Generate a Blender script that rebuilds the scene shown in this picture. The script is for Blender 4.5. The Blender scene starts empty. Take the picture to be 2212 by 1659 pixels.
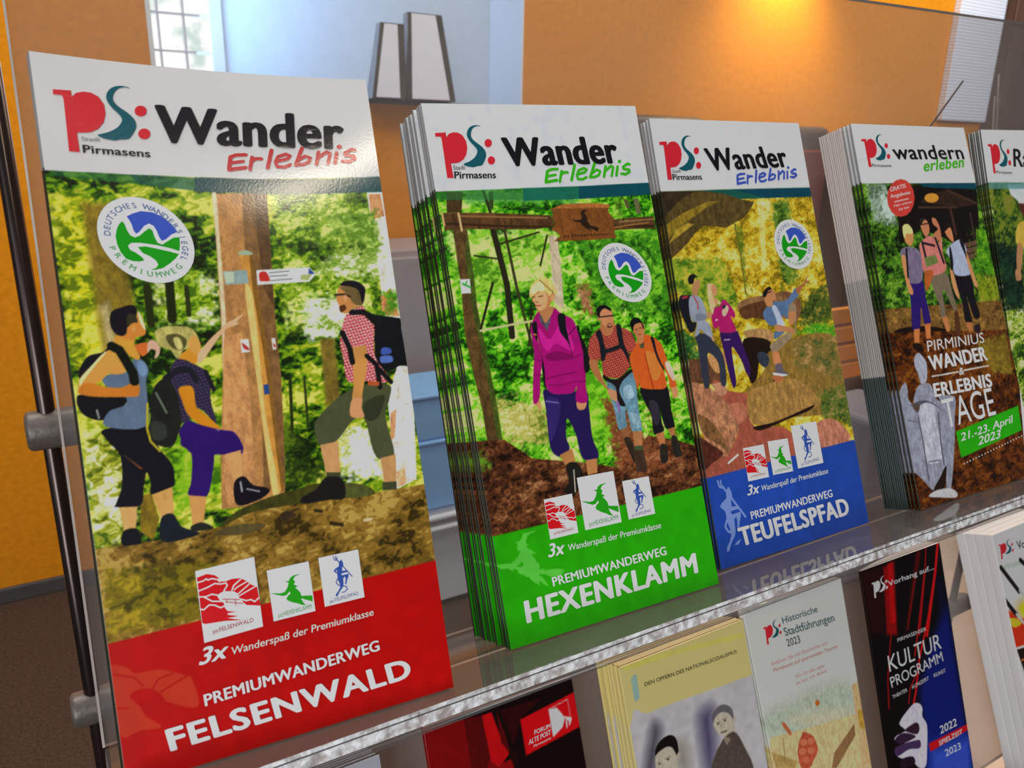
import bpy, bmesh, math, random
import numpy as np
from mathutils import Vector, Matrix
from mathutils.geometry import tessellate_polygon

scene = bpy.context.scene
col = scene.collection
R = math.radians

# ---------------------------------------------------------------- camera
CAM_LOC = (-0.131748, -0.216980, 0.182478)
CAM_ROT = (0.8610253, 0.1328524, -0.4909029, -0.5081767, 0.2623324, -0.8203281, 0.0197972, 0.9557887, 0.2933873)
cam_data = bpy.data.cameras.new('camera')
cam_data.sensor_fit = 'HORIZONTAL'
cam_data.sensor_width = 36.0
cam_data.lens = 1700.0 / 2212 * 36.0
cam_data.clip_start = 0.01
cam_data.dof.use_dof = True
cam_data.dof.focus_distance = 0.335
cam_data.dof.aperture_fstop = 26.0
cam = bpy.data.objects.new('camera', cam_data)
cam.matrix_world = Matrix(((CAM_ROT[0], CAM_ROT[1], CAM_ROT[2], CAM_LOC[0]),
                           (CAM_ROT[3], CAM_ROT[4], CAM_ROT[5], CAM_LOC[1]),
                           (CAM_ROT[6], CAM_ROT[7], CAM_ROT[8], CAM_LOC[2]), (0, 0, 0, 1)))
col.objects.link(cam)
scene.camera = cam

# ---------------------------------------------------------------- view, world, lights
scene.view_settings.view_transform = 'Standard'
scene.view_settings.look = 'None'
scene.view_settings.gamma = 1.0
scene.view_settings.use_curve_mapping = False
scene.view_settings.exposure = 0.0

world = bpy.data.worlds.new('world')
scene.world = world
world.use_nodes = True
wn = world.node_tree.nodes
bg = wn['Background']
bg.inputs[0].default_value = (0.93, 0.95, 1.0, 1)
bg.inputs[1].default_value = 0.075


def lamp(name, kind, loc, target, energy, color, **kw):
    d = bpy.data.lights.new(name, kind)
    d.energy = energy; d.color = color
    for k, v in kw.items():
        setattr(d, k, v)
    o = bpy.data.objects.new(name, d)
    o.location = loc
    o.rotation_euler = (Vector(target) - Vector(loc)).to_track_quat('-Z', 'Y').to_euler()
    col.objects.link(o)
    return o


# broad ceiling panel high over the visitor, in front of the stand
lamp('ceiling_panel', 'AREA', (0.35, -0.85, 2.35), (0.15, 0.05, 0.0), 14, (1.0, 0.98, 0.95), shape='RECTANGLE', size=1.7, size_y=0.7)
# daylight from a window on the left
lamp('daylight_left', 'AREA', (-2.3, -1.0, 0.75), (0.1, 0.0, -0.05), 6, (0.86, 0.92, 1.0), shape='RECTANGLE', size=1.3, size_y=1.5)
# unseen fill light added at low front left for the lower shelf
lamp('fill_front_left', 'AREA', (-1.45, -2.0, 0.25), (0.2, 0.1, -0.12), 29, (0.93, 0.96, 1.0), shape='RECTANGLE', size=1.1, size_y=1.3)
# warm ceiling downlight above and behind the visitor
lamp('ceiling_downlight', 'SPOT', (0.031, -1.370, 1.349), (-0.06, 0.04, 0.15), 6.5, (1.0, 0.86, 0.66), shadow_soft_size=0.026, spot_size=R(60), spot_blend=0.6)
# daylight falling through the niche window on its splayed side
lamp('daylight_niche', 'AREA', (0.42, 2.66, 0.75), (1.2, 2.45, 0.62), 9.5, (0.29, 0.56, 1.0), shape='RECTANGLE', size=0.45, size_y=0.8)
# unseen fill light added overhead to brighten the orange wall
lamp('fill_wall', 'AREA', (1.3, 1.0, 2.1), (1.2, 1.7, -0.4), 98, (1.0, 0.94, 0.86), shape='RECTANGLE', size=5.0, size_y=0.8)
# warm downlight washing the orange wall
lamp('wall_downlight', 'SPOT', (2.5, 2.03, 1.08), (2.5, 2.16, 0.3), 84, (1.0, 0.86, 0.50), shadow_soft_size=0.05, spot_size=R(105), spot_blend=1.0)
# fill light added to brighten the ribbed panel and dark door
lamp('fill_right_end', 'AREA', (3.6, 0.4, 1.0), (3.95, 2.2, 0.4), 22, (0.86, 0.91, 1.0), shape='RECTANGLE', size=0.8, size_y=0.8)


# ---------------------------------------------------------------- materials
def mat(name):
    m = bpy.data.materials.new(name)
    m.use_nodes = True
    return m, m.node_tree.nodes, m.node_tree.links, m.node_tree.nodes['Principled BSDF']


def plain(name, c, rough=0.5, metal=0.0, spec=0.5, noise=0.0, scale=40.0, bump=0.0, stretch=(1, 1, 1)):
    m, n, l, b = mat(name)
    b.inputs['Roughness'].default_value = rough
    b.inputs['Metallic'].default_value = metal
    b.inputs['Specular IOR Level'].default_value = spec
    tc = n.new('ShaderNodeTexCoord'); mp = n.new('ShaderNodeMapping'); mp.inputs['Scale'].default_value = stretch
    nz = n.new('ShaderNodeTexNoise'); nz.inputs['Scale'].default_value = scale; nz.inputs['Detail'].default_value = 5
    l.new(tc.outputs['Object'], mp.inputs[0]); l.new(mp.outputs[0], nz.inputs['Vector'])
    rp = n.new('ShaderNodeValToRGB')
    rp.color_ramp.elements[0].position = 0.3; rp.color_ramp.elements[1].position = 0.7
    rp.color_ramp.elements[0].color = (*[v * (1 - noise) for v in c], 1)
    rp.color_ramp.elements[1].color = (*[min(1, v * (1 + noise)) for v in c], 1)
    l.new(nz.outputs[0], rp.inputs[0]); l.new(rp.outputs[0], b.inputs['Base Color'])
    if bump:
        bp = n.new('ShaderNodeBump'); bp.inputs['Strength'].default_value = bump; bp.inputs['Distance'].default_value = 0.002
        l.new(nz.outputs[0], bp.inputs['Height']); l.new(bp.outputs[0], b.inputs['Normal'])
    return m


def print_material():
    m, n, l, b = mat('glossy_print')
    a = n.new('ShaderNodeVertexColor'); a.layer_name = 'print'
    l.new(a.outputs[0], b.inputs['Base Color'])
    b.inputs['Roughness'].default_value = 0.36
    b.inputs['Specular IOR Level'].default_value = 0.12
    b.inputs['Coat Weight'].default_value = 0.35
    b.inputs['Coat Roughness'].default_value = 0.115
    tc = n.new('ShaderNodeTexCoord')
    nz = n.new('ShaderNodeTexNoise'); nz.inputs['Scale'].default_value = 1400; nz.inputs['Detail'].default_value = 2
    bp = n.new('ShaderNodeBump'); bp.inputs['Strength'].default_value = 0.018; bp.inputs['Distance'].default_value = 0.0005
    l.new(tc.outputs['Object'], nz.inputs[0]); l.new(nz.outputs[0], bp.inputs['Height'])
    l.new(bp.outputs[0], b.inputs['Normal']); l.new(bp.outputs[0], b.inputs['Coat Normal'])
    return m


def acrylic(name, tint=(0.86, 0.84, 0.83), haze=0.055, rough=0.02, ior=1.49):
    """clear plastic sheet: lets light through, reflects by Fresnel, a little dust haze on each face"""
    m, n, l, b = mat(name)
    n.remove(b)
    out = n['Material Output']
    t = n.new('ShaderNodeBsdfTransparent'); t.inputs[0].default_value = (*tint, 1)
    d = n.new('ShaderNodeBsdfDiffuse'); d.inputs[0].default_value = (0.85, 0.80, 0.78, 1)
    g = n.new('ShaderNodeBsdfGlossy'); g.inputs['Roughness'].default_value = rough
    f = n.new('ShaderNodeFresnel'); f.inputs[0].default_value = ior
    gm = n.new('ShaderNodeNewGeometry')
    # same reflection from both faces of the sheet
    nm = n.new('ShaderNodeVectorMath'); nm.operation = 'DOT_PRODUCT'
    l.new(gm.outputs['Normal'], nm.inputs[0]); l.new(gm.outputs['Incoming'], nm.inputs[1])
    ab = n.new('ShaderNodeMath'); ab.operation = 'ABSOLUTE'; l.new(nm.outputs['Value'], ab.inputs[0])
    om = n.new('ShaderNodeMath'); om.operation = 'SUBTRACT'; om.inputs[0].default_value = 1; l.new(ab.outputs[0], om.inputs[1])
    pw = n.new('ShaderNodeMath'); pw.operation = 'POWER'; pw.inputs[1].default_value = 4.4; l.new(om.outputs[0], pw.inputs[0])
    ma = n.new('ShaderNodeMath'); ma.operation = 'MULTIPLY_ADD'; ma.inputs[1].default_value = 0.95; ma.inputs[2].default_value = 0.035
    l.new(pw.outputs[0], ma.inputs[0])
    tc = n.new('ShaderNodeTexCoord'); nz = n.new('ShaderNodeTexNoise'); nz.inputs['Scale'].default_value = 14; nz.inputs['Detail'].default_value = 4
    l.new(tc.outputs['Object'], nz.inputs[0])
    mr = n.new('ShaderNodeMapRange'); mr.inputs['To Min'].default_value = haze * 0.75; mr.inputs['To Max'].default_value = haze * 1.25
    l.new(nz.outputs[0], mr.inputs[0])
    a1 = n.new('ShaderNodeMixShader'); a2 = n.new('ShaderNodeMixShader')
    l.new(mr.outputs[0], a1.inputs[0]); l.new(t.outputs[0], a1.inputs[1]); l.new(d.outputs[0], a1.inputs[2])
    l.new(ma.outputs[0], a2.inputs[0]); l.new(a1.outputs[0], a2.inputs[1]); l.new(g.outputs[0], a2.inputs[2])
    l.new(a2.outputs[0], out.inputs[0])
    n.remove(f)
    return m


def cut_edge():
    """saw-cut acrylic edge: rough facets that glint"""
    m, n, l, b = mat('cut_acrylic_edge')
    tc = n.new('ShaderNodeTexCoord')
    mp = n.new('ShaderNodeMapping'); mp.inputs['Scale'].default_value = (1, 1, 1)
    v = n.new('ShaderNodeTexVoronoi'); v.inputs['Scale'].default_value = 230
    nz = n.new('ShaderNodeTexNoise'); nz.inputs['Scale'].default_value = 320; nz.inputs['Detail'].default_value = 4
    l.new(tc.outputs['Object'], mp.inputs[0]); l.new(mp.outputs[0], v.inputs[0]); l.new(mp.outputs[0], nz.inputs[0])
    ad = n.new('ShaderNodeMath'); ad.operation = 'ADD'; l.new(v.outputs['Distance'], ad.inputs[0]); l.new(nz.outputs[0], ad.inputs[1])
    bp = n.new('ShaderNodeBump'); bp.inputs['Strength'].default_value = 0.9; bp.inputs['Distance'].default_value = 0.0012
    l.new(ad.outputs[0], bp.inputs['Height']); l.new(bp.outputs[0], b.inputs['Normal'])
    rp = n.new('ShaderNodeValToRGB')
    rp.color_ramp.elements[0].position = 0.40; rp.color_ramp.elements[0].color = (0.52, 0.46, 0.44, 1)
    rp.color_ramp.elements[1].position = 0.60; rp.color_ramp.elements[1].color = (0.97, 0.98, 1.0, 1)
    l.new(nz.outputs[0], rp.inputs[0]); l.new(rp.outputs[0], b.inputs['Base Color'])
    b.inputs['Roughness'].default_value = 0.12
    b.inputs['Metallic'].default_value = 0.0
    return m


def paper_edges(name, c):
    """the cut sheets of a booklet, seen edge on"""
    m, n, l, b = mat(name)
    tc = n.new('ShaderNodeTexCoord'); mp = n.new('ShaderNodeMapping'); mp.inputs['Scale'].default_value = (6, 2600, 6)
    nz = n.new('ShaderNodeTexNoise'); nz.inputs['Scale'].default_value = 1.0; nz.inputs['Detail'].default_value = 2
    l.new(tc.outputs['Object'], mp.inputs[0]); l.new(mp.outputs[0], nz.inputs[0])
    rp = n.new('ShaderNodeValToRGB')
    rp.color_ramp.elements[0].position = 0.35; rp.color_ramp.elements[0].color = (*[v * .72 for v in c], 1)
    rp.color_ramp.elements[1].position = 0.60; rp.color_ramp.elements[1].color = (*c, 1)
    l.new(nz.outputs[0], rp.inputs[0]); l.new(rp.outputs[0], b.inputs['Base Color'])
    b.inputs['Roughness'].default_value = 0.8
    return m


M = {}
M['print'] = print_material()
M['paper'] = paper_edges('white_paper', (0.74, 0.72, 0.70))
M['cream_paper'] = paper_edges('cream_paper', (0.72, 0.58, 0.30))
M['grey_paper'] = paper_edges('grey_blue_paper', (0.56, 0.57, 0.64))
M['brown_paper'] = paper_edges('brown_paper', (0.25, 0.16, 0.13))
M['acrylic'] = acrylic('clear_acrylic', tint=(0.80, 0.795, 0.79), haze=0.075)
M['shelf_acrylic'] = acrylic('clear_shelf_acrylic', tint=(0.78, 0.76, 0.75), haze=0.06, ior=1.6)
M['edge'] = cut_edge()
M['lower_acrylic'] = acrylic('dusty_clear_acrylic', tint=(0.80, 0.79, 0.78), haze=0.13)
M['edge_line'] = plain('frosted_acrylic_edge', (0.52, 0.46, 0.42), 0.35, noise=.15, scale=60)
M['rod'] = plain('dark_steel', (0.075, 0.055, 0.050), 0.22, 0.85, noise=.1, scale=80)
M['clamp'] = plain('grey_cast_metal', (0.17, 0.145, 0.13), 0.42, 0.35, noise=.12, scale=300, bump=.15)
M['wall'] = plain('orange_plaster', (0.72, 0.255, 0.009), 0.9, noise=.10, scale=55, bump=.55, spec=.1)
M['white_wall'] = plain('pale_blue_plaster', (0.66, 0.75, 0.84), 0.9, noise=.03, scale=20, spec=.1)
M['skirting'] = plain('grey_skirting', (0.065, 0.058, 0.056), 0.6, noise=.1, scale=30)
M['floor'] = plain('dark_brown_carpet', (0.075, 0.046, 0.032), 0.95, noise=.35, scale=160, bump=.3, spec=.1)
M['white_paint'] = plain('white_paint', (0.80, 0.83, 0.87), 0.4, noise=.02)
M['sill'] = plain('dark_sill', (0.05, 0.045, 0.05), 0.4, noise=.1)
M['dark_door'] = plain('dark_brown_wood', (0.11, 0.052, 0.032), 0.45, noise=.25, scale=12, stretch=(1, 1, .15))
M['brown_leather'] = plain('brown_leather', (0.075, 0.045, 0.032), 0.45, noise=.2, scale=60, bump=.2)
M['red_leather'] = plain('dark_red_leather', (0.12, 0.02, 0.012), 0.5, noise=.2, scale=60)
M['cupboard'] = plain('grey_brown_laminate', (0.42, 0.36, 0.36), 0.5, noise=.06, scale=20)
M['blue'] = plain('light_blue_plastic', (0.25, 0.56, 1.0), 0.4, noise=.05, scale=20)
M['steel'] = plain('brushed_steel', (0.62, 0.60, 0.62), 0.28, 0.7, noise=.08, scale=30, stretch=(1, 20, 20))
M['orange_slat'] = plain('orange_painted_slat', (0.72, 0.27, 0.035), 0.45, noise=.1, scale=30)
M['beige'] = plain('beige_light_pool', (0.72, 0.52, 0.38), 0.6, noise=.06, scale=10)
M['bin'] = plain('blue_grey_plastic', (0.20, 0.21, 0.27), 0.5, noise=.06)
M['label_white'] = plain('white_label_card', (0.84, 0.84, 0.93), 0.6, noise=.02)
M['mirror'] = plain('dark_glass_edge', (0.20, 0.15, 0.12), 0.06, 0.75, noise=.5, scale=35)


def glowing_view():
    """overexposed garden seen through the window panes"""
    m, n, l, b = mat('bright_garden_view')
    n.remove(b)
    e = n.new('ShaderNodeEmission')
    tc = n.new('ShaderNodeTexCoord'); nz = n.new('ShaderNodeTexNoise'); nz.inputs['Scale'].default_value = 11; nz.inputs['Detail'].default_value = 5
    l.new(tc.outputs['Object'], nz.inputs[0])
    rp = n.new('ShaderNodeValToRGB')
    rp.color_ramp.elements[0].position = 0.36; rp.color_ramp.elements[0].color = (0.50, 0.62, 0.60, 1)
    rp.color_ramp.elements[1].position = 0.50; rp.color_ramp.elements[1].color = (1.0, 1.0, 0.98, 1)
    l.new(nz.outputs[0], rp.inputs[0]); l.new(rp.outputs[0], e.inputs[0])
    e.inputs[1].default_value = 2.2
    l.new(e.outputs[0], n['Material Output'].inputs[0])
    return m


M['view'] = glowing_view()


def ribbed_white():
    m, n, l, b = mat('white_ribbed_panel')
    b.inputs['Base Color'].default_value = (0.74, 0.76, 0.84, 1); b.inputs['Roughness'].default_value = 0.6
    tc = n.new('ShaderNodeTexCoord'); w = n.new('ShaderNodeTexWave'); w.bands_direction = 'Z'; w.inputs['Scale'].default_value = 22
    l.new(tc.outputs['Object'], w.inputs[0])
    bp = n.new('ShaderNodeBump'); bp.inputs['Strength'].default_value = 0.35; bp.inputs['Distance'].default_value = 0.006
    l.new(w.outputs['Fac'], bp.inputs['Height']); l.new(bp.outputs[0], b.inputs['Normal'])
    return m


M['ribbed'] = ribbed_white()


# ---------------------------------------------------------------- small mesh helpers
def obj(name, bm, m, parent=None, loc=None, rot=None, smooth=False):
    me = bpy.data.meshes.new(name)
    bmesh.ops.recalc_face_normals(bm, faces=bm.faces)
    bm.to_mesh(me); bm.free()
    for k in (m if isinstance(m, (list, tuple)) else [m]):
        me.materials.append(k)
    if smooth:
        for p in me.polygons: p.use_smooth = True
    o = bpy.data.objects.new(name, me)
    col.objects.link(o)
    if parent: o.parent = parent
    if loc: o.location = loc
    if rot: o.rotation_euler = rot
    return o


def hexa(bm, P, mi=0):
    """eight corners: bottom four counter-clockwise, then top four"""
    v = [bm.verts.new(p) for p in P]
    fs = []
    for f in ((0, 3, 2, 1), (4, 5, 6, 7), (0, 1, 5, 4), (1, 2, 6, 5), (2, 3, 7, 6), (3, 0, 4, 7)):
        q = bm.faces.new([v[i] for i in f]); q.material_index = mi; fs.append(q)
    return fs


def box(bm, lo, hi, mi=0, bevel=0.0):
    x0, y0, z0 = lo; x1, y1, z1 = hi
    fs = hexa(bm, [(x0, y0, z0), (x1, y0, z0), (x1, y1, z0), (x0, y1, z0), (x0, y0, z1), (x1, y0, z1), (x1, y1, z1), (x0, y1, z1)], mi)
    if bevel:
        es = list({e for f in fs for e in f.edges})
        bmesh.ops.bevel(bm, geom=es, offset=bevel, segments=3, affect='EDGES', profile=.5, material=-1)
    return fs


def cyl(bm, a, b, r, seg=24, bevel=0.0):
    a = Vector(a); b = Vector(b); d = b - a
    rt = d.to_track_quat('Z', 'Y').to_matrix().to_4x4()
    g = bmesh.ops.create_cone(bm, cap_ends=True, segments=seg, radius1=r, radius2=r, depth=d.length, matrix=Matrix.Translation((a + b) / 2) @ rt)
    if bevel:
        es = list({e for v in g['verts'] for e in v.link_edges if abs(e.calc_face_angle(0)) > 1})
        bmesh.ops.bevel(bm, geom=es, offset=bevel, segments=4, affect='EDGES', profile=.5)


def thing(name, label, cat, loc=(0, 0, 0), rot=(0, 0, 0), group=None):
    o = bpy.data.objects.new(name, None)
    o.empty_display_size = .02
    col.objects.link(o)
    o.location = loc; o.rotation_euler = rot
    tag(o, label, cat, group)
    return o


def tag(o, label, cat, group=None):
    o['label'] = label; o['category'] = cat
    if group: o['group'] = group


def struct(o):
    o['kind'] = 'structure'
    return o


# ---------------------------------------------------------------- the room
WALL_Y = 2.2
FLOOR_Z = -1.10
NL, NR, SILL = 0.181, 1.331, 0.30          # window niche: left and right edge, sill height
TOP = 1.9
bm = bmesh.new()
T = .22
for x0, x1, z0, z1 in ((-3.0, NL, FLOOR_Z, TOP), (NL, NR, FLOOR_Z, SILL - .012), (NR, 4.05, FLOOR_Z, TOP), (NL, NR, 1.35, TOP)):
    box(bm, (x0, WALL_Y, z0), (x1, WALL_Y + T, z1))
struct(obj('wall_back', bm, M['wall']))
# splayed niche sides, head and the window wall behind
bm = bmesh.new()
NB = 2.80
XW = 0.47
hexa(bm, [(NR, WALL_Y + T, SILL - .05), (XW, NB, SILL - .05), (XW, NB + .1, SILL - .05), (NR + .25, NB + .1, SILL - .05),
          (NR, WALL_Y + T, 1.35), (XW, NB, 1.35), (XW, NB + .1, 1.35), (NR + .25, NB + .1, 1.35)])
struct(obj('wall_niche_right', bm, M['white_wall']))
bm = bmesh.new()
box(bm, (NR, WALL_Y - .003, SILL - .05), (NR + .0001, WALL_Y - .002, SILL))
bm.clear()
box(bm, (NL - .14, WALL_Y + T, SILL - .05), (NL - .04, NB + .1, 1.35))
struct(obj('wall_niche_left', bm, M['white_wall']))
bm = bmesh.new()
box(bm, (NL - .04, WALL_Y + T, 1.35), (NR + .3, NB + .1, 1.42))
struct(obj('wall_niche_top', bm, M['white_wall']))
# lining of the niche mouth, pale like the splay
bm = bmesh.new()
box(bm, (NR - .006, WALL_Y - .001, SILL), (NR, WALL_Y + T, 1.35))
struct(obj('trim_1', bm, M['white_paint']))
bm = bmesh.new()
box(bm, (NL, WALL_Y - .001, SILL), (NL + .012, WALL_Y + T, 1.35))
struct(obj('trim_2', bm, M['white_paint']))
bm = bmesh.new()
box(bm, (NL, WALL_Y - .012, SILL - .012), (NR, WALL_Y + T, SILL), bevel=.003)
box(bm, (NL - .04, WALL_Y + T, SILL - .012), (NR, NB, SILL))
struct(obj('trim_3', bm, M['sill']))
# window in the niche
win = struct(thing('window_1', '', ''))
del win['label']; del win['category']
WX0, WX1, WZ0, WZ1 = 0.20, XW, SILL, 1.35
bm = bmesh.new()
box(bm, (WX0 - .06, NB - .03, WZ0), (WX0 + .012, NB + .02, WZ1))
box(bm, (WX1 - .02, NB - .03, WZ0), (WX1 + .02, NB + .02, WZ1))
box(bm, (WX0 + .012, NB - .03, WZ0), (WX1 - .02, NB + .02, WZ0 + .045))
box(bm, (WX0 + .012, NB - .03, WZ1 - .04), (WX1 - .02, NB + .02, WZ1))
obj('window_frame', bm, M['white_paint'], win)
bm = bmesh.new()
for k in (1, 2):
    x = WX0 + .012 + (WX1 - WX0 - .032) * k / 3
    box(bm, (x - .003, NB - .02, WZ0 + .045), (x + .003, NB + .01, WZ1 - .04))
z = WZ0 + .045 + .105
while z < WZ1 - .06:
    box(bm, (WX0 + .012, NB - .022, z - .003), (WX1 - .02, NB + .01, z + .003)); z += .115
obj('glazing_bars', bm, M['white_paint'], win)
bm = bmesh.new()
box(bm, (WX0 + .012, NB + .012, WZ0 + .045), (WX1 - .02, NB + .016, WZ1 - .04))
obj('window_panes', bm, M['view'], win)
# floor, skirting, door on the right
bm = bmesh.new()
box(bm, (-3.5, -2.6, FLOOR_Z - .1), (5.4, WALL_Y + T, FLOOR_Z))
struct(obj('floor', bm, M['floor']))
bm = bmesh.new()
box(bm, (-3.0, WALL_Y - .014, FLOOR_Z), (4.05, WALL_Y, FLOOR_Z + .045), bevel=.003)
struct(obj('baseboard_back', bm, M['skirting']))
bm = bmesh.new()
box(bm, (4.05, WALL_Y, FLOOR_Z), (5.4, WALL_Y + .06, TOP))
for z0, z1 in ((-1.0, -.2), (-.08, .7), (.8, 1.6)):
    box(bm, (4.17, WALL_Y - .012, z0), (5.28, WALL_Y, z1), bevel=.004)
struct(obj('door_1', bm, M['dark_door']))

# white ribbed panel beside the dark door
bm = bmesh.new()
box(bm, (3.67, WALL_Y - .035, .325), (4.035, WALL_Y, 1.6), bevel=.004)
o = obj('wall_panel', bm, M['ribbed'])
tag(o, 'white ribbed hanging wall panel beside the dark brown door', 'wall panel')

# two label prisms on the sill
def prism(name, label, x0, x1, z0, z1, lean_l, lean_r, y):
    t = thing(name, label, 'label stand', ((x0 + x1) / 2, y, z0), group='label prisms on the window sill')
    w = (x1 - x0) / 2; h = z1 - z0; d = .045
    bm = bmesh.new()
    hexa(bm, [(-w, -.02, 0), (w, -.02, 0), (w + .004, d, 0), (-w + .004, d, 0),
              (-w + lean_l, -.005, h), (w - lean_r, -.005, h), (w - lean_r - .004, d * .8, h), (-w + lean_l + .004, d * .8, h)])
    obj('block', bm, M['mirror'], t)
    bm = bmesh.new()
    e = .012
    hexa(bm, [(-w + e, -.0225, .004), (w - .022, -.0225, .004), (w - .022, -.0205, .004), (-w + e, -.0205, .004),
              (-w + lean_l + e, -.0075, h - .003), (w - lean_r - .022, -.0075, h - .003), (w - lean_r - .022, -.0055, h - .003), (-w + lean_l + e, -.0055, h - .003)])
    obj('label_card', bm, M['label_white'], t)
    return t


prism('label_prism', 'shorter tapering glass prism with white label, left one on the window sill', .770, .880, SILL, .512, .037, -.002, 2.15)
prism('label_prism', 'taller tapering glass prism with white label, right one on the window sill', .886, 1.046, SILL, .547, .008, .040, 2.15)

# furniture along the wall, glimpsed in the gaps between the booklet stacks
def wall_xz(x, z, y):
    """where the sight line through (x, WALL_Y, z) meets the plane y"""
    f = (y - CAM_LOC[1]) / (WALL_Y - CAM_LOC[1])
    return CAM_LOC[0] + (x - CAM_LOC[0]) * f, CAM_LOC[2] + (z - CAM_LOC[2]) * f


def chair(label, x, z, y, w, group):
    t = thing('upholstered_chair', label, 'chair', (x, y, FLOOR_Z), group=group)
    h = z - FLOOR_Z
    bm = bmesh.new(); box(bm, (-w / 2, -.04, .45), (w / 2, .05, h), bevel=.03)
    obj('backrest', bm, M['brown_leather'], t, smooth=True)
    bm = bmesh.new(); box(bm, (-w / 2 + .02, -.055, .50), (w / 2 - .02, -.035, h - .09), bevel=.012)
    obj('back_cushion', bm, M['red_leather'], t, smooth=True)
    bm = bmesh.new(); box(bm, (-w / 2, -.50, .40), (w / 2, .05, .47), bevel=.025)
    obj('seat', bm, M['brown_leather'], t, smooth=True)
    for sx in (-1, 1):
        for yy in (-.45, .02):
            bm = bmesh.new(); cyl(bm, (sx * (w / 2 - .04), yy, 0), (sx * (w / 2 - .04), yy, .42), .018, 12)
            obj('leg', bm, M['rod'], t)


chair('brown leather chair, farther left along the orange wall, behind the blue-panelled booklets', 1.78, .283, 2.05, .46, 'brown chairs along the wall')
chair('brown leather chair nearer the white ribbed panel along the orange wall', 2.46, .268, 2.05, .46, 'brown chairs along the wall')

t = thing('cupboard', 'grey brown cupboard against the wall below the window niche', 'cupboard', (1.0, 2.0, FLOOR_Z))
bm = bmesh.new(); box(bm, (-.42, -.1, .05), (.42, .18, .98), bevel=.004); obj('carcass', bm, M['cupboard'], t)
bm = bmesh.new(); box(bm, (-.41, -.118, .07), (-.005, -.1, .96), bevel=.003); d = obj('door', bm, M['cupboard'], t)
bm = bmesh.new(); cyl(bm, (-.05, -.13, .5), (-.05, -.13, .62), .006, 12); obj('handle', bm, M['steel'], d)
bm = bmesh.new(); box(bm, (.005, -.118, .07), (.41, -.1, .96), bevel=.003); d = obj('door', bm, M['cupboard'], t)
bm = bmesh.new(); cyl(bm, (.05, -.13, .5), (.05, -.13, .62), .006, 12); obj('handle', bm, M['steel'], d)
bm = bmesh.new(); box(bm, (-.40, -.08, 0), (.40, .17, .05)); obj('plinth', bm, M['skirting'], t)

t = thing('steel_bench', 'low steel bench with two front rails in front of the grey brown cupboard', 'bench', (.80, 1.68, FLOOR_Z))
bm = bmesh.new(); box(bm, (-.34, -.12, .27), (.34, .12, .31), bevel=.003); obj('bench_top', bm, M['steel'], t)
for zz in (.318, .285):
    bm = bmesh.new(); cyl(bm, (-.34, -.125, zz - .02), (.34, -.125, zz - .02), .009, 12); obj('rail', bm, M['white_paint'], t)
bm = bmesh.new(); box(bm, (-.33, -.10, .02), (.33, .11, .27)); obj('front_panel', bm, M['white_paint'], t)
for sx in (-1, 1):
    bm = bmesh.new(); box(bm, (sx * .3 - .02, -.11, 0), (sx * .3 + .02, .11, .04)); obj('foot', bm, M['steel'], t)


def crate(label, z0, z1):
    t = thing('storage_crate', label, 'crate', (.80, 1.68, z0), group='blue crates on the steel bench')
    h = z1 - z0
    bm = bmesh.new(); box(bm, (-.30, -.1, 0), (.30, .1, h - .014), bevel=.008); obj('body', bm, M['blue'], t)
    bm = bmesh.new(); box(bm, (-.305, -.105, h - .012), (.305, .105, h), bevel=.005); obj('lid', bm, M['blue'], t)


crate('light blue crate directly on the low steel bench, under another one', FLOOR_Z + .31, -.585)
crate('light blue crate on top of the other crate on the steel bench', -.585, -.455)

bm = bmesh.new(); box(bm, (-.85, -.30, 0), (.85, .30, .008), bevel=.003)  # slab coloured to paint warm light pooling on the carpet
o = obj('light_pool', bm, M['beige'], loc=(1.88, .50, FLOOR_Z), rot=(0, 0, R(40.8)))
tag(o, 'beige slab standing for warm light on the carpet, glimpsed between the black programme and the thick white ones', 'light_pool')

t = thing('cabinet', 'dark brown cabinet against the wall, seen left of the grey-edged block of programmes', 'cabinet', (2.98, 2.0, FLOOR_Z))
bm = bmesh.new(); box(bm, (-.26, -.12, .04), (.26, .18, 1.18), bevel=.004); obj('carcass', bm, M['brown_leather'], t)
bm = bmesh.new(); box(bm, (-.28, -.14, 1.18), (.28, .19, 1.205), bevel=.004); obj('top_board', bm, M['brown_leather'], t)
bm = bmesh.new(); box(bm, (-.25, -.135, .06), (.25, -.12, 1.15), bevel=.003); d = obj('door', bm, M['brown_leather'], t)
bm = bmesh.new(); cyl(bm, (.2, -.15, .6), (.2, -.15, .72), .006, 12); obj('handle', bm, M['steel'], d)

t = thing('slatted_bench', 'orange slatted bench seen in the gap beside the blue-panelled booklets', 'bench', (2.36, 1.50, FLOOR_Z))
for k in range(4):
    bm = bmesh.new(); box(bm, (-.42, -.012, .50 + k * .068), (.42, .012, .50 + k * .068 + .056), bevel=.004); obj('back_slat', bm, M['orange_slat'], t)
for k in range(3):
    bm = bmesh.new(); box(bm, (-.42, -.33 + k * .11, .40), (.42, -.33 + k * .11 + .095, .425), bevel=.004); obj('seat_slat', bm, M['orange_slat'], t)
for sx in (-.38, .38):
    bm = bmesh.new(); box(bm, (sx - .02, -.34, 0), (sx + .02, .03, .40)); box(bm, (sx - .02, .013, .40), (sx + .02, .035, .78)); obj('side_frame', bm, M['dark_door'], t)
bm = bmesh.new()
box(bm, (-.13, -.12, 0), (.13, .12, .54), bevel=.02)
o = obj('waste_bin', bm, M['bin'], loc=(1.98, 1.2, FLOOR_Z))
tag(o, 'blue grey bin on the carpet in front of the orange slatted bench', 'bin')

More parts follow.
